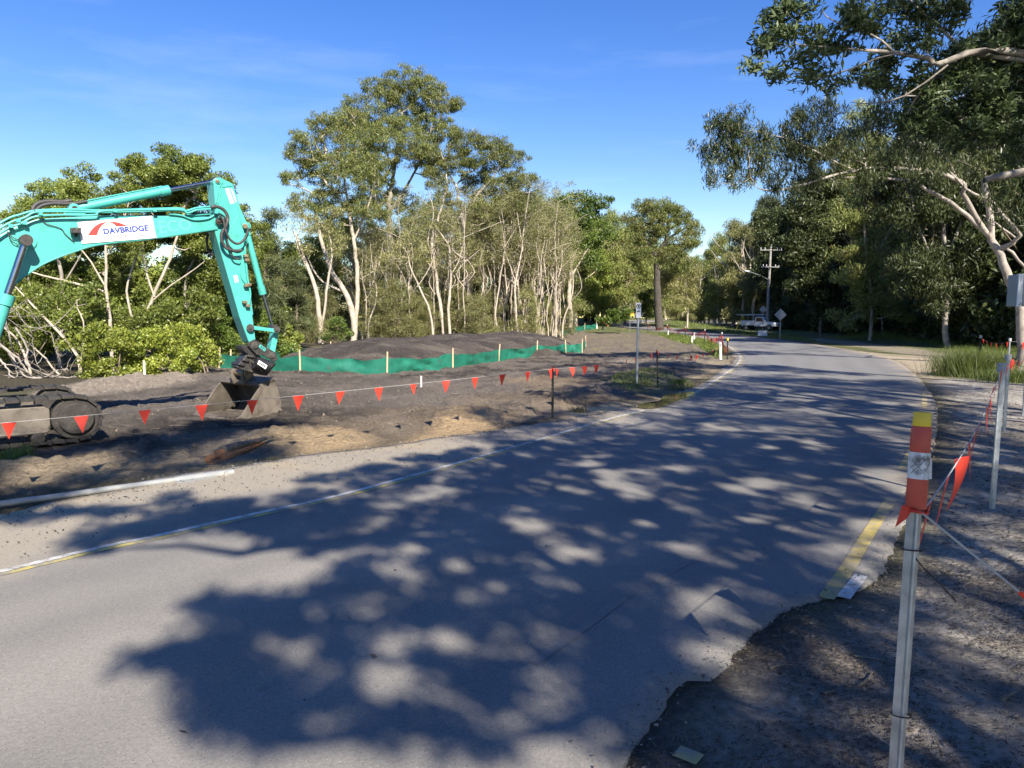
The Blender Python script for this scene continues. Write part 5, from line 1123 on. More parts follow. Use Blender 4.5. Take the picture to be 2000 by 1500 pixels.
# white utility truck parked beyond the pole
def truck():
    g = G(1489, 645.5); yaw = R(-46); c, s = math.cos(yaw), math.sin(yaw)
    def W(x, y, z): return np.array([g[0]+x*c-y*s, g[1]+x*s+y*c, g[2]+z])
    root = empty('utility_truck', g, 'white tray back utility truck with roof racks parked on the lawn behind the pole', 'truck')
    def pr(prof, y0, y1, name, m, bev=.03, par=root): k = MB(); k.prism([W(x, y0, z) for x, z in prof], W(0, y1, 0)-W(0, y0, 0)); return k.build(name, m, par, bevel=bev)
    pr([(-.7,.5),(-.7,1.0),(-.2,1.06),(.55,1.08),(1.95,.98),(2.1,.8),(2.1,.5)], -.82, .82, 'body', M['white'], .06)
    cabo = pr([(-.7,1.0),(-.62,1.62),(-.4,1.72),(.25,1.70),(.85,1.1)], -.76, .76, 'cab', M['white'], .05)
    k = MB()
    for y in (-.768, .748): k.prism([W(x, y, z) for x, z in ((-.5,1.12),(-.46,1.58),(.18,1.58),(.55,1.12))], W(0,.02,0)-W(0,0,0))
    k.add([W(.30,-.66,1.64), W(.30,.66,1.64), W(.84,.68,1.13), W(.84,-.68,1.13)], [(0,1,2,3)]); k.build('window', M['glass'], cabo)
    pr([(-2.5,.62),(-2.5,1.22),(-.76,1.22),(-.76,.62)], -.88, .88, 'tray', M['white'], .03)
    k = MB()
    for x in (-2.4, -.8):
        for y in (-.8, .8): k.cyl(W(x, y, 1.2), W(x, y, 1.9), .03, 8)
    for y in (-.8, .8): k.cyl(W(-2.6, y, 1.9), W(.6, y, 1.9), .03, 8)
    for x in (-2.4,-1.6,-.8,.2): k.cyl(W(x,-.8,1.9), W(x,.8,1.9), .025, 8)
    k.build('roof_rack', M['galv'], root)
    k = MB()
    for y in (-.35, .05): k.cyl(W(-3.4, y, 1.98), W(.5, y, 1.98), .035, 8)
    for x in np.arange(-3.2, .5, .4): k.cyl(W(x,-.35,1.98), W(x,.05,1.98), .02, 6)
    k.build('ladder', M['signface'], root)
    for x in (-1.75, 1.25):
        for y in (-.86, .66):
            k = MB(); k.cyl(W(x, y, .36), W(x, y+.2, .36), .36, 24); wh = k.build('wheel', M['rubber'], root, smooth=True); k = MB(); yy = y-.005 if y < 0 else y+.205; k.cyl(W(x, yy, .36), W(x, yy+(.01 if y > 0 else -.01), .36), .2, 18); k.build('rim', M['galv'], wh)
    for y in (-.6, .6): k = MB(); k.box(W(2.1, y, .86), (.06, .3, .16), Matrix.Rotation(yaw, 3, 'Z')); k.build('headlight', M['signface'], root)
truck()
# yellow trestle beside the truck
g = G(1450, 643); root = empty('yellow_trestle', g, 'yellow folding trestle standing left of the white truck', 'trestle')
for a, b in (((-.9,-.2),(0,0)), ((.55,-.2),(0,0)), ((-.6,.5),(0,.1)), ((.7,.5),(0,.1))):
    k = MB(); k.cyl(g+[a[0],a[1],-.05], g+[b[0],b[1],1.75], .035, 8); k.build('leg', M['yellow'], root)
k = MB(); k.box(g+[.0,.05,1.75], (.3,.25,.12)); k.build('top_bar', M['yellow'], root)
# far roadside plates
def plates(u, v, Yoff, items, posts, label, name='roadside_sign'):
    g = G(u, v); root = empty(name, g, label, 'road sign'); s = g[1]/FPX
    for pu, top in posts: k = MB(); x = g[0]+(pu-u)*s; k.cyl((x, g[1], g[2]-.2), (x, g[1], g[2]+(v-top)*s), .03, 8); k.build('sign_post', M['galv'], root)
    for (u0, v0, u1, v1, m) in items: k = MB(); k.prism([(g[0]+(a-u)*s, g[1]-.05, g[2]+(v-b)*s) for a, b in ((u0,v1),(u1,v1),(u1,v0),(u0,v0))], (0,.02,0)); k.build('plate', M[m], root)
plates(1230, 648, 0, [(1224,611,1229.8,617.5,'white'), (1230.2,610.5,1237,617.5,'amber')], [(1230,593)], 'thin post carrying a white plate beside an amber plate on the left road side')
plates(1251, 634, 0, [(1246.5,610,1258.5,620,'signface'), (1247,626,1253,631,'white')], [(1250.5,611)], 'pale sign board with a small white plate below it behind the parking sign')
plates(1261.5, 636, 0, [(1260,612,1263,634,'timber')], [(1258,612)], 'thin timber stake beside the small fresh green tree')
# yellow machine half hidden in the trees
g = np.array([.1096*104, 104, float(gz(.1096*104, 104))]); root = empty('yellow_loader', g, 'small yellow loader half hidden between the far trunks left of the worker', 'loader')
k = MB(); k.box(g+[0,0,1.0], (1.6,1.2,.6), None, 0, .9); k.box(g+[-.5,0,1.4], (.5,1.0,.5)); k.prism([g+q for q in ([.3,-.5,1.3],[1.2,-.5,1.1],[1.2,-.5,1.3],[.4,-.5,1.6])], (0,1,0)); k.build('body', M['amber'], root, bevel=.03)
k = MB(); k.box(g+[.15,0,1.75], (.75,.95,.75), None, 0, .85); k.build('cab', M['glass'], root); k = MB(); k.box(g+[.15,0,2.17], (.8,1.0,.08)); k.build('cab_roof', M['white'], root)
for x in (-.6,.6):
    for y in (-.6,.6): k = MB(); k.cyl(g+[x,y-.15,.42], g+[x,y+.15,.42], .42, 18); k.build('wheel', M['rubber'], root, smooth=True)
# bending worker
g = G(1177, 645.5); sc = .92
def person():
    J = {'pel':(0,0,.93),'ch':(.33,.02,1.08),'neck':(.50,.03,1.06),'head':(.60,.03,1.01),'top':(.66,.03,.96),'hl':(-.02,.10,.88),'kl':(-.02,.13,.47),'al':(-.07,.14,.08),'tl':(.09,.16,.04),'hr':(-.02,-.10,.88),'kr':(.10,-.15,.48),'ar':(.10,-.17,.08),'tr':(.26,-.18,.04),
         'sl':(.42,.19,1.05),'el':(.50,.22,.76),'wl':(.62,.16,.54),'fl':(.67,.14,.46),'sr':(.42,-.17,1.05),'er':(.55,-.22,.78),'wr':(.70,-.12,.58),'fr':(.75,-.10,.50),'mid':(.16,.01,1.03)}
    ks = list(J); r = dict(pel=.13,mid=.125,ch=.15,neck=.06,head=.095,top=.075,hl=.095,kl=.062,al=.045,tl=.035,hr=.095,kr=.062,ar=.045,tr=.035,sl=.065,el=.045,wl=.032,fl=.038,sr=.065,er=.045,wr=.032,fr=.038)
    E = [('pel','mid'),('mid','ch'),('ch','neck'),('neck','head'),('head','top'),('pel','hl'),('hl','kl'),('kl','al'),('al','tl'),('pel','hr'),('hr','kr'),('kr','ar'),('ar','tr'),('ch','sl'),('sl','el'),('el','wl'),('wl','fl'),('ch','sr'),('sr','er'),('er','wr'),('wr','fr')]
    me = skin([np.array(J[k])*sc for k in ks], [(ks.index(a), ks.index(b)) for a, b in E], [r[k]*sc for k in ks], 2)
    root = bpy.data.objects.new('person', me); COL.objects.link(root); root.location = Vector([float(c) for c in g]); root.rotation_euler = (0, 0, R(-12))
    for m in ('skin','hivis','trouser','rubber'): me.materials.append(M[m])
    lower = {'pel','hl','kl','hr','kr'}; 
    segs = [(a, b) for a, b in E]
    def dist(p, a, b):
        a = np.array(J[a])*sc; b = np.array(J[b])*sc; t = np.clip(np.dot(p-a, b-a)/np.dot(b-a, b-a), 0, 1); return np.linalg.norm(p-a-(b-a)*t)
    for p in me.polygons:
        c = np.array(p.center); s_ = min(segs, key=lambda q: dist(c, *q)); n = s_[1]
        p.material_index = {'mid':1,'ch':1,'neck':1,'head':0,'top':0,'hl':2,'kl':2,'al':2,'tl':3,'hr':2,'kr':2,'ar':2,'tr':3,'sl':1,'el':1,'wl':1,'fl':0,'sr':1,'er':1,'wr':1,'fr':0}[n]
    tag(root, 'worker in an orange shirt and dark trousers bending over the soil', 'person')
    h = MB(); c = np.array([.655,.03,.985])*sc+np.array(root.location); h.ball(c, .115*sc, 12, sc=(1,.9,.8)); h.box(c+[.06,0,-.05], (.16,.18,.015)); o = h.build('hat', M['hivis'], root, smooth=True); o.matrix_parent_inverse = Matrix()
person()
# white conduit pipe lying at the road edge
def onb(u, v, r): q = G(u, v); return np.array([q[0], q[1], surf(q[0], q[1])+r])
pv = [onb(-260,1040,.05), onb(0,998,.05), onb(120,980,.05), onb(240,962,.05), onb(345,945,.05)]
pv = np.array(pv); zl = np.polyfit(np.arange(5), pv[:,2], 1); pv[:,2] = np.polyval(zl, np.arange(5))+.012
root = empty('conduit_pipe', pv[2], 'long white plastic conduit lying along the road edge', 'pipe'); k = MB(); k.tube(catmull(pv, 30), .030, 16); k.build('pipe_body', M['pvc'], root, smooth=True)
d = pv[4]-pv[3]; d /= np.linalg.norm(d); k = MB(); k.tube([pv[4]-d*.02, pv[4]+d*.04, pv[4]+d*.42, pv[4]+d*.60], [.032,.040,.040,.036], 16); k.build('pipe_socket', M['pvc'], root, smooth=True)
k = MB(); nr = np.cross(d, BZ); e0 = pv[4]-d*.02+nr*.045-BZ*.03; k.prism([e0, e0+d*.52, e0+d*.54+nr*.03, e0+d*.02+nr*.06], BZ*.018); k.prism([e0+d*.5, e0+d*.54, e0+d*.54+nr*.02, e0+d*.5+nr*.02], BZ*.06); k.build('broken_cover_strip', M['pvc'], root)
# splintered log
la, lb_ = onb(398,905,.05), onb(515,873,.06); root = empty('splintered_log', la, 'splintered orange brown log lying in the dug sand', 'log')
k = MB(); rgl = np.random.default_rng(8)
for j in range(7):
    o = rgl.normal(size=3)*[.05,.04,.025]; a = la+(lb_-la)*rgl.uniform(0, .25)+o; b = la+(lb_-la)*rgl.uniform(.6, 1)+o*.4; k.tube(wiggle([a, (a+b)/2, b], 10, .02, rgl), np.linspace(.055, .012, 10)*rgl.uniform(.6, 1), 6)
k.build('wood', M['wood_break'], root, smooth=True); k = MB(); k.tube(wiggle([la+(lb_-la)*.3+[0,0,.03], (la+lb_)/2+[0,0,.05], lb_+[.1,.1,.03]], 14, .03, rgl), np.linspace(.07, .02, 14), 8); k.build('bark_strip', M['twig'], root, smooth=True)

# ---- right verge: leaning marker post in front, pickets and bunting
fp = P(1802, 805, 2.0); fb_ = P(1752, 1500, 1.93); ax = (fp-fb_)/np.linalg.norm(fp-fb_); base = fb_+ax*(-(fb_[2])/ax[2]-0.02/ax[2])
root = empty('marker_post', (base[0], base[1], 0), 'leaning steel picket with an orange sleeve and yellow cap in the right foreground', 'post')
def along(h): return base+ax*h
Lp = np.linalg.norm(fp-base); k = MB(); e1 = np.cross(ax, [0,1,0]); e1 /= np.linalg.norm(e1); e2 = np.cross(ax, e1)
for a, w_ in ((200, .022), (320, .022), (80, .018)):
    dd = e1*math.cos(R(a))+e2*math.sin(R(a)); ee = np.cross(ax, dd)*.0032; c = along(-.2); k.prism([c+ee-dd*.002, c-ee-dd*.002, c+dd*w_-ee, c+dd*w_+ee], ax*(Lp+.1))
k.build('picket', M['galv'], root, bevel=.0015)
z0 = 0.0
tpx = lambda v: Lp*(1-(v-805)/(1500-805)*(np.linalg.norm(fp-fb_)/Lp))
h990, h912, h885, h832 = tpx(990), tpx(933), tpx(882), tpx(832)
k = MB(); k.tube([along(h990), along(h990+.004), along(h912)], [.0265,.0275,.0265], 24); k.build('orange_sleeve', M['capred'], root, smooth=True); k = MB(); k.tube([along(h885), along(h885+.006), along(h832-.004), along(h832)], [.0255,.0265,.0258,.0235], 24); k.build('orange_sleeve', M['capred'], root, smooth=True)
k = MB(); k.tube([along(h912), along(h885)], [.0272,.0272], 24); q0 = along((h912*.55+h885*.45)); k.prism([q0+e1*-.027*(-1)+ax*.030, q0+e1*.036+ax*.026, q0+e1*.040-ax*.034, q0+e1*.027-ax*.034] if np.dot(e1, [1,0,0]) > 0 else [q0-e1*.027+ax*.030, q0-e1*.036+ax*.026, q0-e1*.040-ax*.034, q0-e1*.027-ax*.034], (0,.001,0)); bnd = k.build('reflective_band', M['reflect'], root, smooth=True)
k = MB(); kk = along((h912+h885)*.5); vw = np.array([-.55,-.83,0]); rt_ = np.array([.83,-.55,0])
for s_ in (-1, 1): k.tube([kk+(vw*math.cos(a)+rt_*math.sin(a))*.0276+ax*(.022*s_*a/.7) for a in np.linspace(-.7, .7, 9)], .0007, 4)
k.build('scratch_mark', M['blackp'], bnd)
k = MB(); k.tube([along(h832-.001), along(h832+.002), along(Lp-.002), along(Lp)], [.0232,.0238,.0225,.0215], 24); k.build('yellow_cap', M['yellow'], root, smooth=True)
k = MB()
for h in (tpx(1072), tpx(1395)): k.tube([along(h+.004*math.sin(a))+e1*.026*math.cos(a)+e2*.026*math.sin(a) for a in np.linspace(0, 6.28, 13)], .0022, 5)
s0 = along(tpx(1074))-e2*.02; k.tube(catmull([s0, P(1800,1105,1.95), P(1830,1135,1.95), P(1868,1175,1.95)], 14), .0022, 5)
k.tube(catmull([along(tpx(1000))-e1*.01, along(tpx(1100))+e1*.022*(-1), along(tpx(1200))-e1*.02, along(tpx(1330))-e1*.018, along(tpx(1400))], 20)-e2*.024, .0014, 4); k.build('cable_tie', M['tie'], root)
knot = along(tpx(994))-np.array([0,.03,0])
k = MB(); k.add([knot+[.004,0,.004], P(1762,986,1.96), P(1748,1030,1.95), P(1772,1012,1.96), P(1783,994,1.965)], [(0,1,4),(1,2,3),(1,3,4)]); k.tube([knot+np.array([.03*math.cos(a), .03+.03*math.sin(a), .004*math.sin(2*a)]) for a in np.linspace(0, 6.28, 11)], .005, 6); k.build('tied_flag', M['flag'], root)
_, r2 = picket('star_picket', *G(1936,996)[:2], (996-703)/FPX*G(1936,996)[1]*.985, M['galv'], 'bare steel picket second along the right hand bunting', cap=.06, capm='rope', s=.028, lean=(.012, 0))
_, r3 = picket('star_picket', *G(1960,843)[:2], (843-690)/FPX*G(1960,843)[1]*.985, M['galv'], 'steel picket third along the right hand bunting before the leaning tree', cap=.07, capm='rope', s=.028)
_, r4 = picket('star_picket', *G(1998,812)[:2], (812-690)/FPX*G(1998,812)[1], M['galv'], 'steel picket at the right edge of the picture', cap=.07, capm='rope', s=.028)
_, r5 = picket('star_picket', *G(1913,702)[:2], 1.0, M['black_post'], 'dark picket with a pale cap standing in the grass near the driveway', cap=.09, capm='rope', s=.04)
_, r0 = picket('star_picket', 1.92, 1.98, .62, M['galv'], 'short steel picket outside the right edge holding the rope end', s=.024)
bunting('flag_bunting', knot, r2-[0,0,.02], 11, .135, 'red pointed flags on a white rope behind the marker post', .018, .55, .3, .06, hang=1.6)
bunting('flag_bunting', r2-[0,0,.02], r3-[0,0,.04], 6, .125, 'red flags between the second and third steel pickets', .05, .5, .5, .1, hang=1.4)
bunting('flag_bunting', r3-[0,0,.04], r4-[0,0,.04], 4, .16, 'red flags beside the right edge in front of the leaning trunk', .03, .5, .7, .4)
_, r6 = picket('star_picket', *G(1969,716)[:2], 1.0, M['galv'], 'distant steel picket at the foot of the leaning tree', cap=.08, capm='rope', s=.03)
bunting('flag_bunting', r5-[0,0,.1], r6-[0,0,.1], 6, .17, 'small red flags hanging over the sunlit grass by the driveway', .03, .5, .6, .3)
bunting('flag_bunting', r6-[0,0,.1], np.array([23.4, 27.5, .95]), 4, .2, 'red flags passing in front of the leaning trunk', .02, .5, .6, .3)
bunting('flag_bunting', knot, r0-[0,0,.03], 0, .15, 'taut white rope running from the marker post to the right edge', 0.0, rope=.0035)
rt = bpy.data.objects.get('flag_bunting.015'); 
_rr = [o for o in bpy.data.objects if o.get('label', '').startswith('taut white rope')][0]
k = MB(); a, b = knot+(r0-[0,0,.03]-knot)*.385, knot+(r0-[0,0,.03]-knot)*.60; k.tube([a, a*.7+b*.3, a*.3+b*.7, b], [.006,.009,.010,.007], 8); k.build('wrapped_flag', M['flag'], _rr, smooth=True)
# grey cabinet on a post at the right edge
cb0 = np.array([6.86, 9.3, 0.0]); root = empty('metal_cabinet', cb0, 'grey metal cabinet with a white side panel on a post at the right edge', 'cabinet')
k = MB(); k.cyl(cb0+[.1,0.1,-.3], cb0+[.1,.1,2.25], .04, 12); k.build('cabinet_post', M['galv'], root, smooth=True)
k = MB(); x0 = (1990.5-1000)/FPX*9.15; k.box((x0+.2, 9.3, 1.75+(620-567)/FPX*9.15), (.4, .30, .41)); bx_ = k.build('cabinet_box', M['box'], root, bevel=.008)
k = MB(); zc_ = 1.75+(620-567)/FPX*9.15; k.prism([(x0-.078, 9.13, zc_-.21), (x0-.004, 9.15, zc_-.205), (x0-.004, 9.15, zc_+.205), (x0-.074, 9.13, zc_+.205)], (0, .02, 0)); pnl = k.build('white_panel', M['white'], bx_)
k = MB(); [k.box((x0-.05+.017*j, 9.128, zc_-.185+.02*(j % 2)), (.012, .004, .010)) for j in range(3)]; k.build('panel_marks', M['blackp'], pnl)
# ================================================================== NEAR TREES on the right and behind the camera, grass and litter
hero('leaning_gum', 26, [([(1992,716),(1990,660),(1985,610),(1969,553),(1953,508),(1937,460),(1924,367),(1913,313),(1905,270)], .30, .07),
      ([(1934,465),(1905,420),(1887,380),(1873,356),(1840,341),(1793,329),(1740,324),(1666,332),(1591,356),(1509,373),(1479,366)], .15, .02, [0,-.2,-.4,-.6,-.8,-1,-1.2,-1.5,-1.8,-2,-2.2]),
      ([(1930,462),(1890,425),(1847,393),(1807,372),(1767,353),(1687,346),(1620,350)], .13, .03, [0,.3,.6,.8,1,1.2,1.4]),
      ([(1945,490),(1990,463),(1960,425),(1937,393),(1910,383),(1887,367),(1850,330)], .12, .04, [0,-.6,-.8,-.8,-.8,-.8,-.8]),
      ([(1950,490),(1985,470),(1950,442),(1920,420)], .09, .03, [0,.8,.8,.6]), ([(1950,495),(1969,484),(1985,500),(2005,525),(2030,560)], .09, .05, [0,-.3,-.4,-.5,-.5]),
      ([(1873,356),(1850,310),(1800,280),(1750,270)], .07, .02, [-.6,-.6,-.8,-1]), ([(1666,332),(1600,300),(1540,270),(1470,255)], .05, .015, [-1.5,-1.7,-1.9,-2.1])],
     [(1395,250,32,26,-2),(1425,275,42,24,-2),(1378,290,24,20,-2),(1410,320,34,22,-2),(1460,310,42,26,-2),(1440,240,30,24,-2),(1500,345,36,22,-2),(1440,355,26,12,-2),(1520,290,36,28,-1.8),(1555,260,34,34,-1.8),(1590,230,36,26,-1.6),(1600,290,50,34,-1.5),(1570,330,40,24,-1.6),(1655,280,44,32,-1.2),(1660,325,44,18,-1.2),(1720,300,44,26,-1),(1780,300,44,26,-.8),(1620,210,26,22,-1.5),(1480,270,26,24,-2),(1390,345,18,14,-2),(1840,290,40,30,-.5),(1740,330,46,22,-1),(1680,348,44,16,-1.2),(1800,345,40,18,-.8),(1540,368,30,12,-1.8),(1610,352,36,14,-1.5),(1860,340,36,20,-.5),(1900,270,50,36,0)],
     'leaning gum at the right with smooth pale limbs arching left over the road', 701, 'bark_pink', 'weep', 'weep', .19, 52, .25, 66, .006, power=.43, bow=.2, thin=.66, grow_=1.2)
hero('banksia_tree', 10, [([(2330,900),(2310,700),(2280,450),(2240,280),(2180,180),(2100,130),(2000,104),(1912,108),(1852,126),(1815,113),(1740,99),(1666,97),(1554,86)], .15, .012, [0,0,0,0,0,0,0,-.1,-.2,-.2,-.3,-.4,-.5]),
      ([(2100,130),(1950,110),(1890,97),(1852,63),(1800,25),(1760,-20)], .07, .015, [0,0,.1,.2,.3,.4]), ([(1740,99),(1703,67),(1628,41),(1606,22)], .030, .010, [-.3,-.3,-.4,-.4]), ([(1760,103),(1703,115),(1628,149),(1543,160),(1516,149)], .028, .008, [-.3,-.4,-.5,-.6,-.6]),
      ([(2240,280),(2100,200),(2000,180),(1900,220),(1830,260)], .05, .012, [0,.2,.4,.5,.6]), ([(2285,450),(2150,365),(2060,335),(2000,337),(1950,347),(1922,352)], .11, .075, [0,0,-.1,-.2,-.2,-.2]), ([(1852,126),(1780,180),(1720,200),(1660,200)], .03, .008, [-.2,0,.1,.2])],
     [(1530,45,36,34,-.5),(1498,95,22,30,-.5),(1488,135,18,18,-.6),(1520,165,26,18,-.6),(1555,15,36,26,-.5),(1590,95,46,34,-.4),(1585,150,36,18,-.5),(1650,55,46,32,-.4),(1710,30,44,30,0),(1660,160,40,18,-.2),(1720,140,40,28,0),(1770,100,44,34,0),(1800,170,44,36,.2),(1850,220,50,36,.4),(1905,160,50,44,.2),(1950,80,50,44,.2),(1965,220,44,48,.3),(1895,260,50,30,.4),(1780,225,40,26,.3),(1850,25,50,34,.3),(1985,15,40,34,.3),(1780,10,44,24,.3),(2050,120,60,60,.2),(2060,250,60,50,0),(2040,20,60,50,0),(1500,30,20,20,-.5),(1850,110,40,30,.2),(1990,300,30,26,.2)],
     'large leafed tree overhanging the top right corner with a sawn off limb', 702, 'bark_grey', 'banksia', 'oblong', .125, 44, .17, 210, .0036, power=.46, bow=.35, thin=.55, grow_=1.25)
hero('shade_gum', 17, [([(2140,800),(2110,600),(2080,450),(2060,330),(2030,240)], .22, .05), ([(2080,450),(2000,330),(1930,270)], .09, .03), ([(2060,330),(1980,240),(1900,200),(1820,200)], .07, .02)],
     [(1960,170,60,44),(1880,220,60,40),(1990,260,56,44),(1800,230,50,36),(1920,310,56,34),(2030,330,50,50),(1840,150,50,36),(1740,210,40,30,.5),(2060,200,60,60),(1700,250,36,26,.5),(1960,400,40,30),(2040,430,44,40),(1900,110,50,40),(1780,290,40,26,.5)], 'dense dark gum crown at the right edge behind the large leafed tree', 703, 'bark_grey', 'weep', 'weep', .16, 75, .28, 60, .007, power=.43, thin=.7, grow_=1.15)
# taller crowns of the right hand forest edge
hero('forest_gum', 41, [([(1850,684),(1848,600),(1855,500),(1840,400),(1850,300)], .26, .06), ([(1855,500),(1890,400),(1920,300)], .14, .05), ([(1848,560),(1800,460),(1780,380)], .12, .04)],
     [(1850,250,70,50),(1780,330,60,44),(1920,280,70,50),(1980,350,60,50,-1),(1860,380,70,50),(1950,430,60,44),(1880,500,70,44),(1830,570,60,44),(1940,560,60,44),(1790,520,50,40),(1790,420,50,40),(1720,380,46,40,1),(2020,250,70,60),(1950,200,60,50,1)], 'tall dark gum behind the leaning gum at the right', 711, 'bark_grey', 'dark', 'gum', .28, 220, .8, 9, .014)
hero('forest_gum', 54, [([(1700,668),(1706,600),(1700,520),(1690,430),(1700,330)], .2, .05), ([(1700,520),(1740,440),(1750,380)], .1, .04)],
     [(1690,290,40,34),(1740,340,44,36),(1660,350,40,34),(1710,400,50,36),(1650,430,40,34),(1770,420,44,36),(1720,480,50,36),(1680,230,30,30),(1640,290,34,30),(1700,550,56,40),(1660,520,40,36),(1740,600,50,36),(1670,610,46,30)], 'pale stemmed gum in the right hand forest catching sun near its top', 712, 'bark_pale', 'gum', 'gum', .27, 140, .75, 8, .013)
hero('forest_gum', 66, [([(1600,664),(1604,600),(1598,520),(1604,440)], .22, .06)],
     [(1590,380,40,34),(1560,420,36,30),(1630,420,36,30),(1600,470,44,34),(1570,500,40,34),(1640,350,36,34),(1620,520,44,34),(1545,470,26,26),(1590,560,50,34),(1640,590,46,36)], 'rounded mid green tree in the right hand forest above the larger diamond sign', 713, 'bark_brown', 'dark', 'broad', .27, 200, .9, 8, .014)
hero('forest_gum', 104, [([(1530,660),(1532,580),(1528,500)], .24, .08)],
     [(1525,430,30,24),(1500,460,28,26),(1545,470,28,26),(1520,500,34,28),(1490,430,20,18),(1550,420,24,22),(1500,530,34,28)], 'dark tree rising behind the utility pole', 714, 'bark_brown', 'dark', 'broad', .3, 150, 1.0, 6, .016)
# trees standing behind the camera and beyond the right edge, whose shade falls on the road
def lift(u, v, h): g = G(u, v); return np.array([g[0], g[1], 0])+SHIFT*h
rs = np.random.default_rng(2024)
SH = [(200,1050),(330,1000),(520,975),(560,955),(640,925),(780,900),(1000,865),(1250,850),(1500,850),(1700,865),(1790,900),(1750,960),(1690,1080),(1610,1200),(1450,1330),(1290,1470),(1200,1560),(900,1520),(640,1500),(560,1440),(440,1390),(330,1320),(310,1270),(430,1190),(560,1160),(600,1110),(560,1070),(380,1070)]
SHG = [tuple(G(*q)[:2]) for q in SH]
holes = [(640,1255,.20),(735,1285,.17),(740,1022,.36),(570,1120,.30),(900,1270,.16),(930,1105,.22),(830,1078,.18),(700,1200,.12),(620,1370,.22),(1010,1310,.16),(1260,1330,.10),(1440,960,.55),(1560,985,.5),(1330,920,.4),(1180,925,.4),(980,1030,.25),(850,970,.4),(1080,955,.35),(1700,930,.5),(1100,1440,.2),(850,1490,.25),(680,1470,.16),(950,1400,.12),(1200,1480,.12),(780,1180,.13),(1120,1180,.2),(1300,1120,.2),(1420,1180,.12),(1650,1020,.3)]
HG = [(*G(u, v)[:2], r) for u, v, r in holes]
pts = []
bx = np.array(SHG)
while len(pts) < 900:
    x, y = rs.uniform(bx[:,0].min(), bx[:,0].max()), rs.uniform(bx[:,1].min(), bx[:,1].max())
    if sdpoly(np.array([x]), np.array([y]), SHG)[0]+(fbm(np.array([x*1.6]), np.array([y*1.1]), 65)[0]-.5)*.9 < .12: continue
    if any((x-a)**2+((y-b)/1.5)**2 < r*r*.20 for a, b, r in HG): continue
    if rs.random() < .7*(fbm(np.array([x*3.2]), np.array([y*1.8]), 61)[0] > .60): continue
    pts.append((x, y))
for u, v, n, r in [(470,1190,10,.10),(380,1275,9,.10),(440,1330,8,.12),(560,1370,8,.12),(250,1040,6,.12),(180,1065,4,.08),(610,1180,6,.12),(60,1005,5,.15),(180,998,6,.16),(330,985,5,.15),(90,965,5,.15)]:
    g = G(u, v)
    for k in range(n): pts.append((g[0]+rs.normal()*r, g[1]+rs.normal()*r))
hts = [7.4+1.6*fbm(np.array([x*.5]), np.array([y*.5]), 63)[0]*2-1.0+rs.normal()*.35 for x, y in pts]
cl = np.array([np.array([x, y, 0])+SHIFT*h for (x, y), h in zip(pts, hts)])
tb = np.array([4.6, -7.5, 0.])
tr = [(np.array([tb-[0,0,.2], tb+[-.1,.2,1.8], tb+[-.3,.6,3.6], tb+[-.5,1.2,5.2]]), .24, .10), (np.array([tb+[-.3,.6,3.6], tb+[-1.6,1.2,4.9], tb+[-2.6,2.0,5.6]]), .11, .05), (np.array([tb+[-.4,.9,4.4], tb+[0.3,3.2,5.8], tb+[.6,5.5,6.4]]), .12, .05), (np.array([tb+[-.2,.4,2.9], tb+[1.4,3.0,5.0], tb+[2.2,5.6,6.2]]), .10, .04)]
make_tree('broad_shade_tree', tb, tr, cl, .19, 70, 'broad', .10, 'bark_pink', 'banksia', 'broad leafy tree behind the viewer shading the near road', 'tree', None, 801, .008, .25)
# second shade tree: the streaks further up the road and over the dug soil
def shade_tree(name, base, zone, n, h0, h1, label, seed, crad=.42, per=70, L=.14, thr=.52, leaf='weep', kind='gum', fx=.55, fy=.55, holes=(), extra=()):
    r_ = np.random.default_rng(seed); zg = [tuple(G(*q)[:2]) for q in zone]; a = np.array(zg); P_ = []; hg = [(*G(u, v)[:2], q) for u, v, q in holes]; guard = 0
    while len(P_) < n and guard < 40000:
        guard += 1; x, y = r_.uniform(a[:,0].min(), a[:,0].max()), r_.uniform(a[:,1].min(), a[:,1].max())
        if not inpoly(np.array([x]), np.array([y]), zg)[0]: continue
        if any((x-p)**2+((y-q)/1.8)**2 < rr*rr for p, q, rr in hg): continue
        if fbm(np.array([x*fx]), np.array([y*fy]), seed)[0] > thr and r_.random() < .85: continue
        P_.append((x, y))
    c = np.array([np.array([x, y, 0])+SHIFT*r_.uniform(h0, h1) for x, y in P_]+[np.array(q) for q in extra]); b = np.array([*base, 0.0]); m = c.mean(0)
    tr = [(np.array([b-[0,0,.2], b*.9+m*.1+[0,0,h0*.25], b*.6+m*.4+[0,0,h0*.1]]), .26, .10)]
    for k in range(4): q = c[r_.integers(len(c))]; s = tr[0][0][1+(k % 2)]; tr.append((np.array([s, (s+q)/2+[0,0,.3], s*.3+q*.7]), .10, .035))
    return make_tree(name, b, tr, c, crad, per, kind, L, 'bark_pink', leaf, label, 'tree', None, seed, .010, .25)
shade_tree('tall_shade_gum', (8.8, 1.0), [(900,860),(1080,800),(1320,762),(1430,738),(1700,745),(1860,760),(1950,800),(1990,900),(1850,960),(1700,900),(1500,862),(1250,868)], 560, 6.5, 10.5, 'tall gum beyond the right edge streaking the road with shade', 811, .38, 70, .16, .66)
shade_tree('tall_shade_gum', (-3.5, -5.5), [(-200,925),(60,880),(210,868),(300,845),(420,826),(600,832),(650,860),(560,890),(330,930),(0,990),(-200,1010)], 270, 8, 11.5, 'gum behind the viewer shading the ground between conduit and excavator', 812, .42, 75, .16, .60, holes=[(450,870,.5),(150,905,.6),(620,870,.5)])
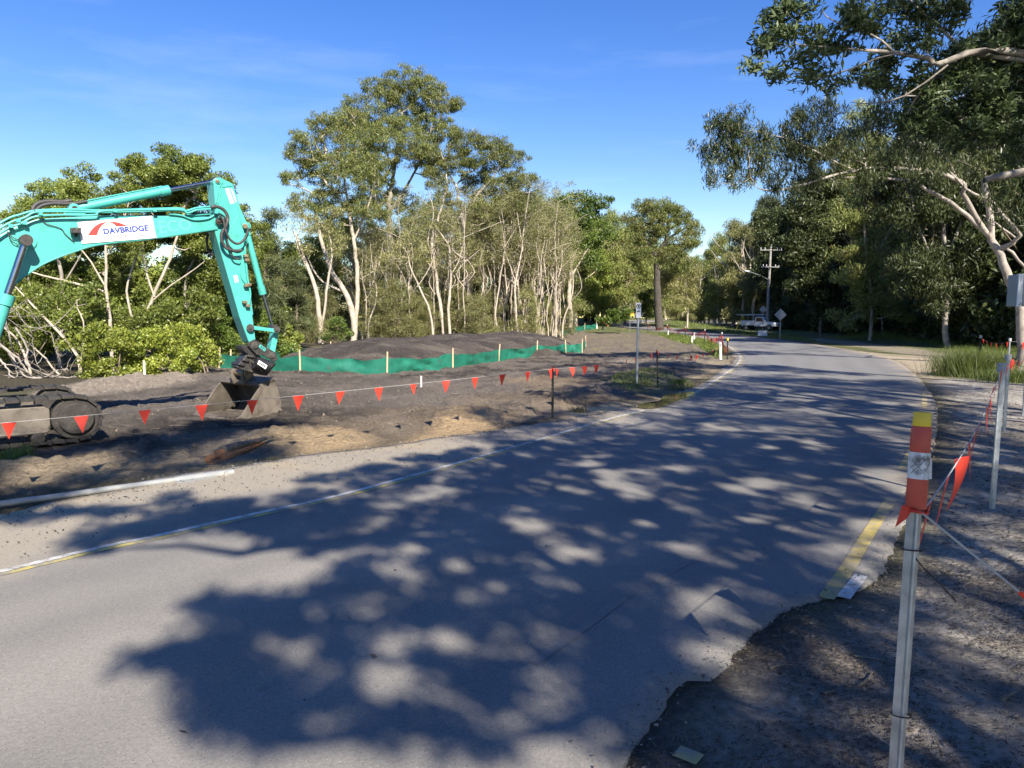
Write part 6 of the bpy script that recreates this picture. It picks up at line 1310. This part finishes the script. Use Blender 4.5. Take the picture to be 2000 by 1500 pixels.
shade_tree('tall_shade_gum', (12.5, -2.0), [(780,880),(900,800),(1010,780),(1160,735),(1230,715),(1330,712),(1390,715),(1340,748),(1240,780),(1090,830),(940,870)], 210, 9.5, 13.5, 'gum far behind the right edge shading the dug soil beside the black picket', 813, .46, 72, .17, .62, holes=[(880,840,.8),(1130,800,.6),(640,890,.4)])
shade_tree('tall_shade_gum', (13.5, 3.0), [(1000,735),(1100,712),(1250,700),(1180,688),(1280,690),(1400,705),(1300,720),(1150,738)], 100, 11, 15, 'tall gum off to the right whose shade reaches the silt fence', 814, .55, 72, .2, .62)
shade_tree('broad_shade_tree', (7.2, -1.5), [(1560,1200),(1700,1010),(1820,880),(1960,850),(2150,900),(2500,1200),(2400,1560),(1300,1560),(1330,1480)], 190, 7.0, 11.0, 'leafy tree behind the viewer shading the sandy verge', 815, .27, 72, .11, .56, 'banksia', 'broad', 1.2, 1.0, extra=[base+ax*h+np.array([rs.normal()*.12, 0, 0])+SHIFT*rs.uniform(6.5, 9) for h in np.linspace(.05, 1.42, 30)])
shade_tree('tall_shade_gum', (21, 9.0), [(1430,738),(1560,730),(1800,742),(1900,750),(1990,790),(1880,770),(1600,752)], 70, 8, 13, 'gum beyond the right edge near the driveway', 816, .5, 72, .18, .62)
shade_tree('tall_shade_gum', (24, 14.0), [(1440,690),(1600,694),(1640,684),(1560,672),(1430,668),(1390,665)], 50, 10, 15, 'gum beside the driveway shading the bend', 817, .6, 72, .2, .62)
for k, (x, y) in enumerate([(23,3),(30,10),(33,20),(26,-6),(36,30)]):
    copy_tree(gf[k % 4], (x, y, 0), k*1.3, .95, None)
for k in range(30):
    q = ep[rs.integers(0, 34)]; x, y = q[0]-rs.uniform(-1.5, 1.2), q[1]+rs.normal()
    copy_tree(protos[k % 7], (x, y, -.1), rs.uniform(0, 6.28), rs.uniform(.9, 1.4), 'thin pale stem standing at the edge of the dark right hand forest')['group'] = 'thin pale stems along the right hand forest'
# ---- grasses
def blades(name, pts, h, m, seed, w=.012, lean=.35, label=None, kind='stuff', cat='grass'):
    r_ = np.random.default_rng(seed); p = np.asarray(pts, float); n = len(p); hh_ = h*r_.uniform(.45, 1.25, n)*(p[:,3] if p.shape[1] > 3 else 1)
    a = r_.uniform(0, 6.28, n); s = np.c_[np.cos(a), np.sin(a), np.zeros(n)]*w*(hh_/h)[:,None]; ln = r_.normal(size=(n, 2))*lean*hh_[:,None]
    b = p[:,:3]; mid = b+np.c_[ln*.35, hh_*.6]; tp = b+np.c_[ln, hh_*(1-.2*np.abs(ln).sum(1)/(hh_+1e-6))]
    v = np.stack([b-s, b+s, mid+s*.7, mid-s*.7, tp+s*.06, tp-s*.06], 1).reshape(-1, 3); f = (np.arange(n)[:,None,None]*6+np.array([[0,1,2,3],[3,2,4,5]])[None]).reshape(-1, 4)
    o = np_mesh(name, v, f, m); tag(o, label, cat, kind=kind); return o
def scatter(poly, n, seed, dens=None, zf=surf):
    r_ = np.random.default_rng(seed); a = np.array(poly); X = r_.uniform(a[:,0].min(), a[:,0].max(), n*3); Y = r_.uniform(a[:,1].min(), a[:,1].max(), n*3); k = inpoly(X, Y, poly)
    if dens is not None: k &= r_.random(len(X)) < dens(X, Y)
    k &= ~inpoly(X, Y, ROAD_SMALL); X, Y = X[k][:n], Y[k][:n]
    return np.c_[X, Y, [zf(x, y) for x, y in zip(X, Y)]]
gp = []
for pl, n in zip(GR_L[:2], (5500, 2500)): gp.append(scatter(pl, n, 3))
blades('grass', np.vstack(gp), .20, M['grass'], 4, .02, .4, 'bright sunlit grass strip left of the far road')
gp = [scatter(GR_L[2], 1100, 5, lambda X, Y: fbm(X*1.5, Y*1.5, 71) > .5), scatter(GR_L[4], 500, 6)]
blades('grass', np.vstack(gp), .12, M['grass'], 6, .007, .6, 'sparse grass around the parking sign')
VP = Gp([(1600,666),(1690,664),(1800,672),(1890,692),(1960,700),(2120,720),(2300,740)])+[(40, 30), (44, 60), (36, 70), (31, 66)]
tall = scatter(VP, 42000, 7, lambda X, Y: .35+.65*sstep(.42, .6, fbm(X*.3, Y*.3, 73)), lambda x, y: float(gz(x, y)))
td = sdpoly(tall[:,0], tall[:,1], TRACK); tall = tall[td < -.3]; tall = np.c_[tall, np.clip(.35+(-td[td < -.3])*.10, .3, 1.3)*(.6+.8*fbm(tall[:,0]*.5, tall[:,1]*.5, 75))]
blades('tall_grass', tall, .6, M['grass'], 8, .007, .45, 'tall green grass along the foot of the right hand forest')
LW = Gp([(1300,640),(1440,653),(1560,666),(1600,668),(1560,655),(1500,650),(1400,640)])+[(40, 90), (38, 115), (28, 120)]
lw = scatter(LW, 9000, 9, None, lambda x, y: float(gz(x, y))); blades('lawn_grass', lw, .14, M['grass'], 10, .03, .5, 'mown lawn beyond the road bend')
def tuft(x, y, n, rad, h, m, label, seed, name='grass_tuft', w=.008):
    r_ = np.random.default_rng(seed); z = surf(x, y); p = np.c_[x+r_.normal(size=n)*rad, y+r_.normal(size=n)*rad, np.full(n, z-.02)]
    o = blades(name, p, h, m, seed, w, .5, label, 'thing', 'grass tuft'); return o
tuft(*G(1890,735)[:2], 4000, .42, .8, M['grass'], 'tall grass tuft between the sandy driveway and the steel pickets', 21, w=.0045)
tuft(*G(1925,728)[:2], 1800, .35, .5, M['grass'], 'leafy green clump right of the tall grass tuft', 22, w=.007)
tuft(*G(1975,745)[:2], 2200, .40, .35, M['grass'], 'low green clump beneath the red flags near the leaning trunk', 23, w=.006)
tuft(*G(1325,752)[:2], 220, .10, .22, M['grass'], 'small green tuft right of the black picket by the puddle', 24)
tuft(*G(1318,760)[:2], 160, .12, .18, M['dryg'], 'small dry tuft at the far end of the puddle', 25)
tuft(*G(1130,805)[:2], 320, .07, .14, M['dryg'], 'dry straw clump at the road edge right of the black picket', 26, w=.004)
dg = [scatter(SITE, 9000, 11, lambda X, Y: (fbm(X*.9, Y*.9, 77) > .55)*(Y > 6)*(Y < 22)*.35)]
blades('dry_straw', np.vstack(dg), .045, M['dryg'], 12, .003, 1.6, 'scattered dry straw and roots over the dug soil')
# ---- leaf litter and sticks on the sandy verge
def litter(name, pts, l0, l1, ws, m, seed, label):
    r_ = np.random.default_rng(seed); n = len(pts); a = r_.normal(0.35, .9, n); l = r_.uniform(l0, l1, n)*.5; ax = np.c_[np.cos(a), np.sin(a), r_.normal(size=n)*.18]; s = np.c_[-np.sin(a), np.cos(a), r_.normal(size=n)*.5]*(l*ws)[:,None]
    c = pts+np.c_[np.zeros((n, 2)), r_.uniform(.004, .014, n)]; e = ax*l[:,None]
    v = np.stack([c-e, c-s, c+e, c+s], 1).reshape(-1, 3); o = np_mesh(name, v, np.arange(4*n).reshape(-1, 4), m); tag(o, label, 'leaf litter', kind='stuff'); return o
M['litter'] = leaf_mat("dead leaf and needle litter", (0.028, 0.024, 0.02), (0.12, 0.095, 0.072), .05, .8, (0.28, 0.23, 0.17))
LP = [(q[0], q[1]) for q in LITTER]
rl = np.random.default_rng(31)
def verge(n, y0, y1, wmax, seed, p=1.6):
    r_ = np.random.default_rng(seed); Y = y0+(y1-y0)*r_.random(n)**p; X = np.interp(Y, R5[:,1][20:300], R5[:,0][20:300])+wmax*r_.random(n)**1.0-.05
    k = fbm(X*1.3, Y*1.3, 81) > r_.uniform(.25, .62, n); X, Y = X[k], Y[k]; return np.c_[X, Y, [max(surf(x, y), 0.0) for x, y in zip(X, Y)]]
litter('leaf_litter', verge(60000, 1.6, 5.0, 2.6, 41, 1.2), .008, .036, .2, M['litter'], 42, 'dark leaf and needle litter over the near sandy verge')
litter('leaf_litter', verge(26000, 4.5, 17, 5.5, 43, 1.4), .02, .085, .12, M['litter'], 44, 'dark leaf and twig litter over the far sandy verge')
rr = np.r_[0:1]
crumbs = []
r_ = np.random.default_rng(51); i = r_.integers(60, 780, 2600); cx = Rs[i]+r_.normal(size=(2600, 2))*[.10,.10]; litter('crumbled_grit', np.c_[cx, np.full(2600, .026)], .006, .022, .7, M['litter'], 52, 'grit crumbling along the broken asphalt edge')
r_ = np.random.default_rng(53); i = r_.integers(60, 800, 5200); j_ = np.abs(r_.normal(size=(5200, 1)))*.12
M['grit'] = mat("sand and grit grains", (0.14, 0.12, 0.10), 0.95, 0, col2=(0.27, 0.235, 0.19), scale=30)
litter('sand_grit', np.c_[Rs[i]+np.c_[-np.ones(5200)*.8, np.ones(5200)*.25]*(j_-.05), np.full(5200, .022)], .004, .018, .8, M['grit'], 54, 'sand and grit spilt over the asphalt edge')
i = r_.integers(150, 900, 5200); j_ = np.abs(r_.normal(size=(5200, 1)))*.45
litter('sand_grit', np.c_[Ls[i]+np.c_[np.ones(5200)*.8, -np.ones(5200)*.5]*(j_-.05), np.full(5200, .022)], .006, .03, .8, M['grit'], 55, 'gravel spilt over the left shoulder of the road')
i = r_.integers(150, 900, 11000); j_ = r_.random((11000, 1))**1.4*1.7; litter('shoulder_gravel', np.c_[Ls[i]+np.c_[np.ones(11000)*.72, -np.ones(11000)*.62]*(j_-.08), np.full(11000, .024)], .006, .024, .7, M['litter'], 57, 'dark gravel scattered over the left road shoulder')
n_ = 260; uu = r_.uniform(0, 1, n_); ri = r_.integers(80, 700, n_); lv = Ls[ri]*(1-uu[:,None])+Rs[ri]*uu[:,None]; litter('fallen_leaves', np.c_[lv, np.full(n_, .026)], .02, .06, .25, M['litter'], 56, 'few fallen leaves scattered over the asphalt')
def stick(pts, r, label, m='twig', name='stick'):
    q = np.array([[*G(u, v)[:2], 0] for u, v in pts]); q[:,2] = [surf(a, b)+r+.006 for a, b in q[:,:2]]; k = MB(); p = wiggle(q, 14, .008, np.random.default_rng(int(pts[0][0]))); k.tube(p, np.linspace(r, r*.5, 14), 6)
    return tag(k.build(name, M[m], None, True, origin=p[0]), label, 'stick')
stick([(1668,1290),(1720,1297),(1755,1310)], .0045, 'dark straight stick left of the leaning marker post')
stick([(1505,1312),(1530,1310),(1548,1305)], .006, 'short dark stick lying on the brown silt near the asphalt edge')
stick([(1702,1435),(1722,1455),(1745,1468)], .003, 'pale thin twig by the foot of the leaning marker post', 'timber')
stick([(1755,1312),(1800,1316),(1838,1313)], .0045, 'dark stick right of the leaning marker post')
stick([(1680,1348),(1695,1335),(1702,1322)], .009, 'weathered wood chip on the sand left of the marker post')
stick([(1610,1365),(1625,1355)], .008, 'dark bark chip lying on the brown silt')
stick([(1530,1270),(1540,1280),(1545,1292)], .004, 'curved twig on the brown silt')
stick([(1712,1072),(1735,1076)], .012, 'dark banksia cone on the sand beyond the yellow line', 'twig', 'seed_cone')
stick([(1955,1375),(1985,1362)], .012, 'pale curled bark piece at the right edge of the sand', 'twig', 'bark_piece')
# clods and stones over the dug soil
M['clod'] = mat("dry earth clod", (0.06, 0.05, 0.042), 0.95, 0, col2=(0.17, 0.135, 0.10), scale=1.3, bump=0.8, bscale=25)
r_ = np.random.default_rng(61)
for k_ in range(40):
    u_, v_ = r_.uniform(120, 1180), r_.uniform(770, 905); g_ = G(u_, v_)
    if sdpoly(np.array([g_[0]]), np.array([g_[1]]), SITE)[0] < .3: continue
    an_ = r_.uniform(-.6, .6); L_ = r_.uniform(.15, .5); q_ = np.array([[g_[0]+math.cos(an_)*L_*(f-.5), g_[1]+math.sin(an_)*L_*(f-.5), surf(g_[0], g_[1])+.012] for f in (0, .5, 1)])
    k = MB(); k.tube(wiggle(q_, 8, .03, r_), np.linspace(.011, .004, 8), 5); o_ = k.build('root_piece', M['twig'], None, True, origin=q_[0]); tag(o_, 'broken root lying on the dug soil between the excavator and the road', 'root', 'broken roots on the dug soil')
pc = scatter(SITE, 14000, 62, lambda X, Y: (Y > 6)*(Y < 32)*(.25+.75*(fbm(X*.8, Y*.8, 85) > .52)))
t_ = np.array([(1,0,0),(-1,0,0),(0,1,0),(0,-1,0),(0,0,1),(0,0,-1)], float); tf = np.array([(0,2,4),(2,1,4),(1,3,4),(3,0,4),(2,0,5),(1,2,5),(3,1,5),(0,3,5)])
sz = .008+.045*r_.random(len(pc))**5; vv = pc[:,None]+t_[None]*sz[:,None,None]*r_.uniform(.55, 1.3, (len(pc), 6, 1)); ff = (np.arange(len(pc))[:,None,None]*6+tf[None]).reshape(-1, 3)
tag(np_mesh('earth_clods', vv.reshape(-1, 3), ff, M['clod'], n=3), 'small earth clods and stones over the dug soil', 'clods', kind='stuff')
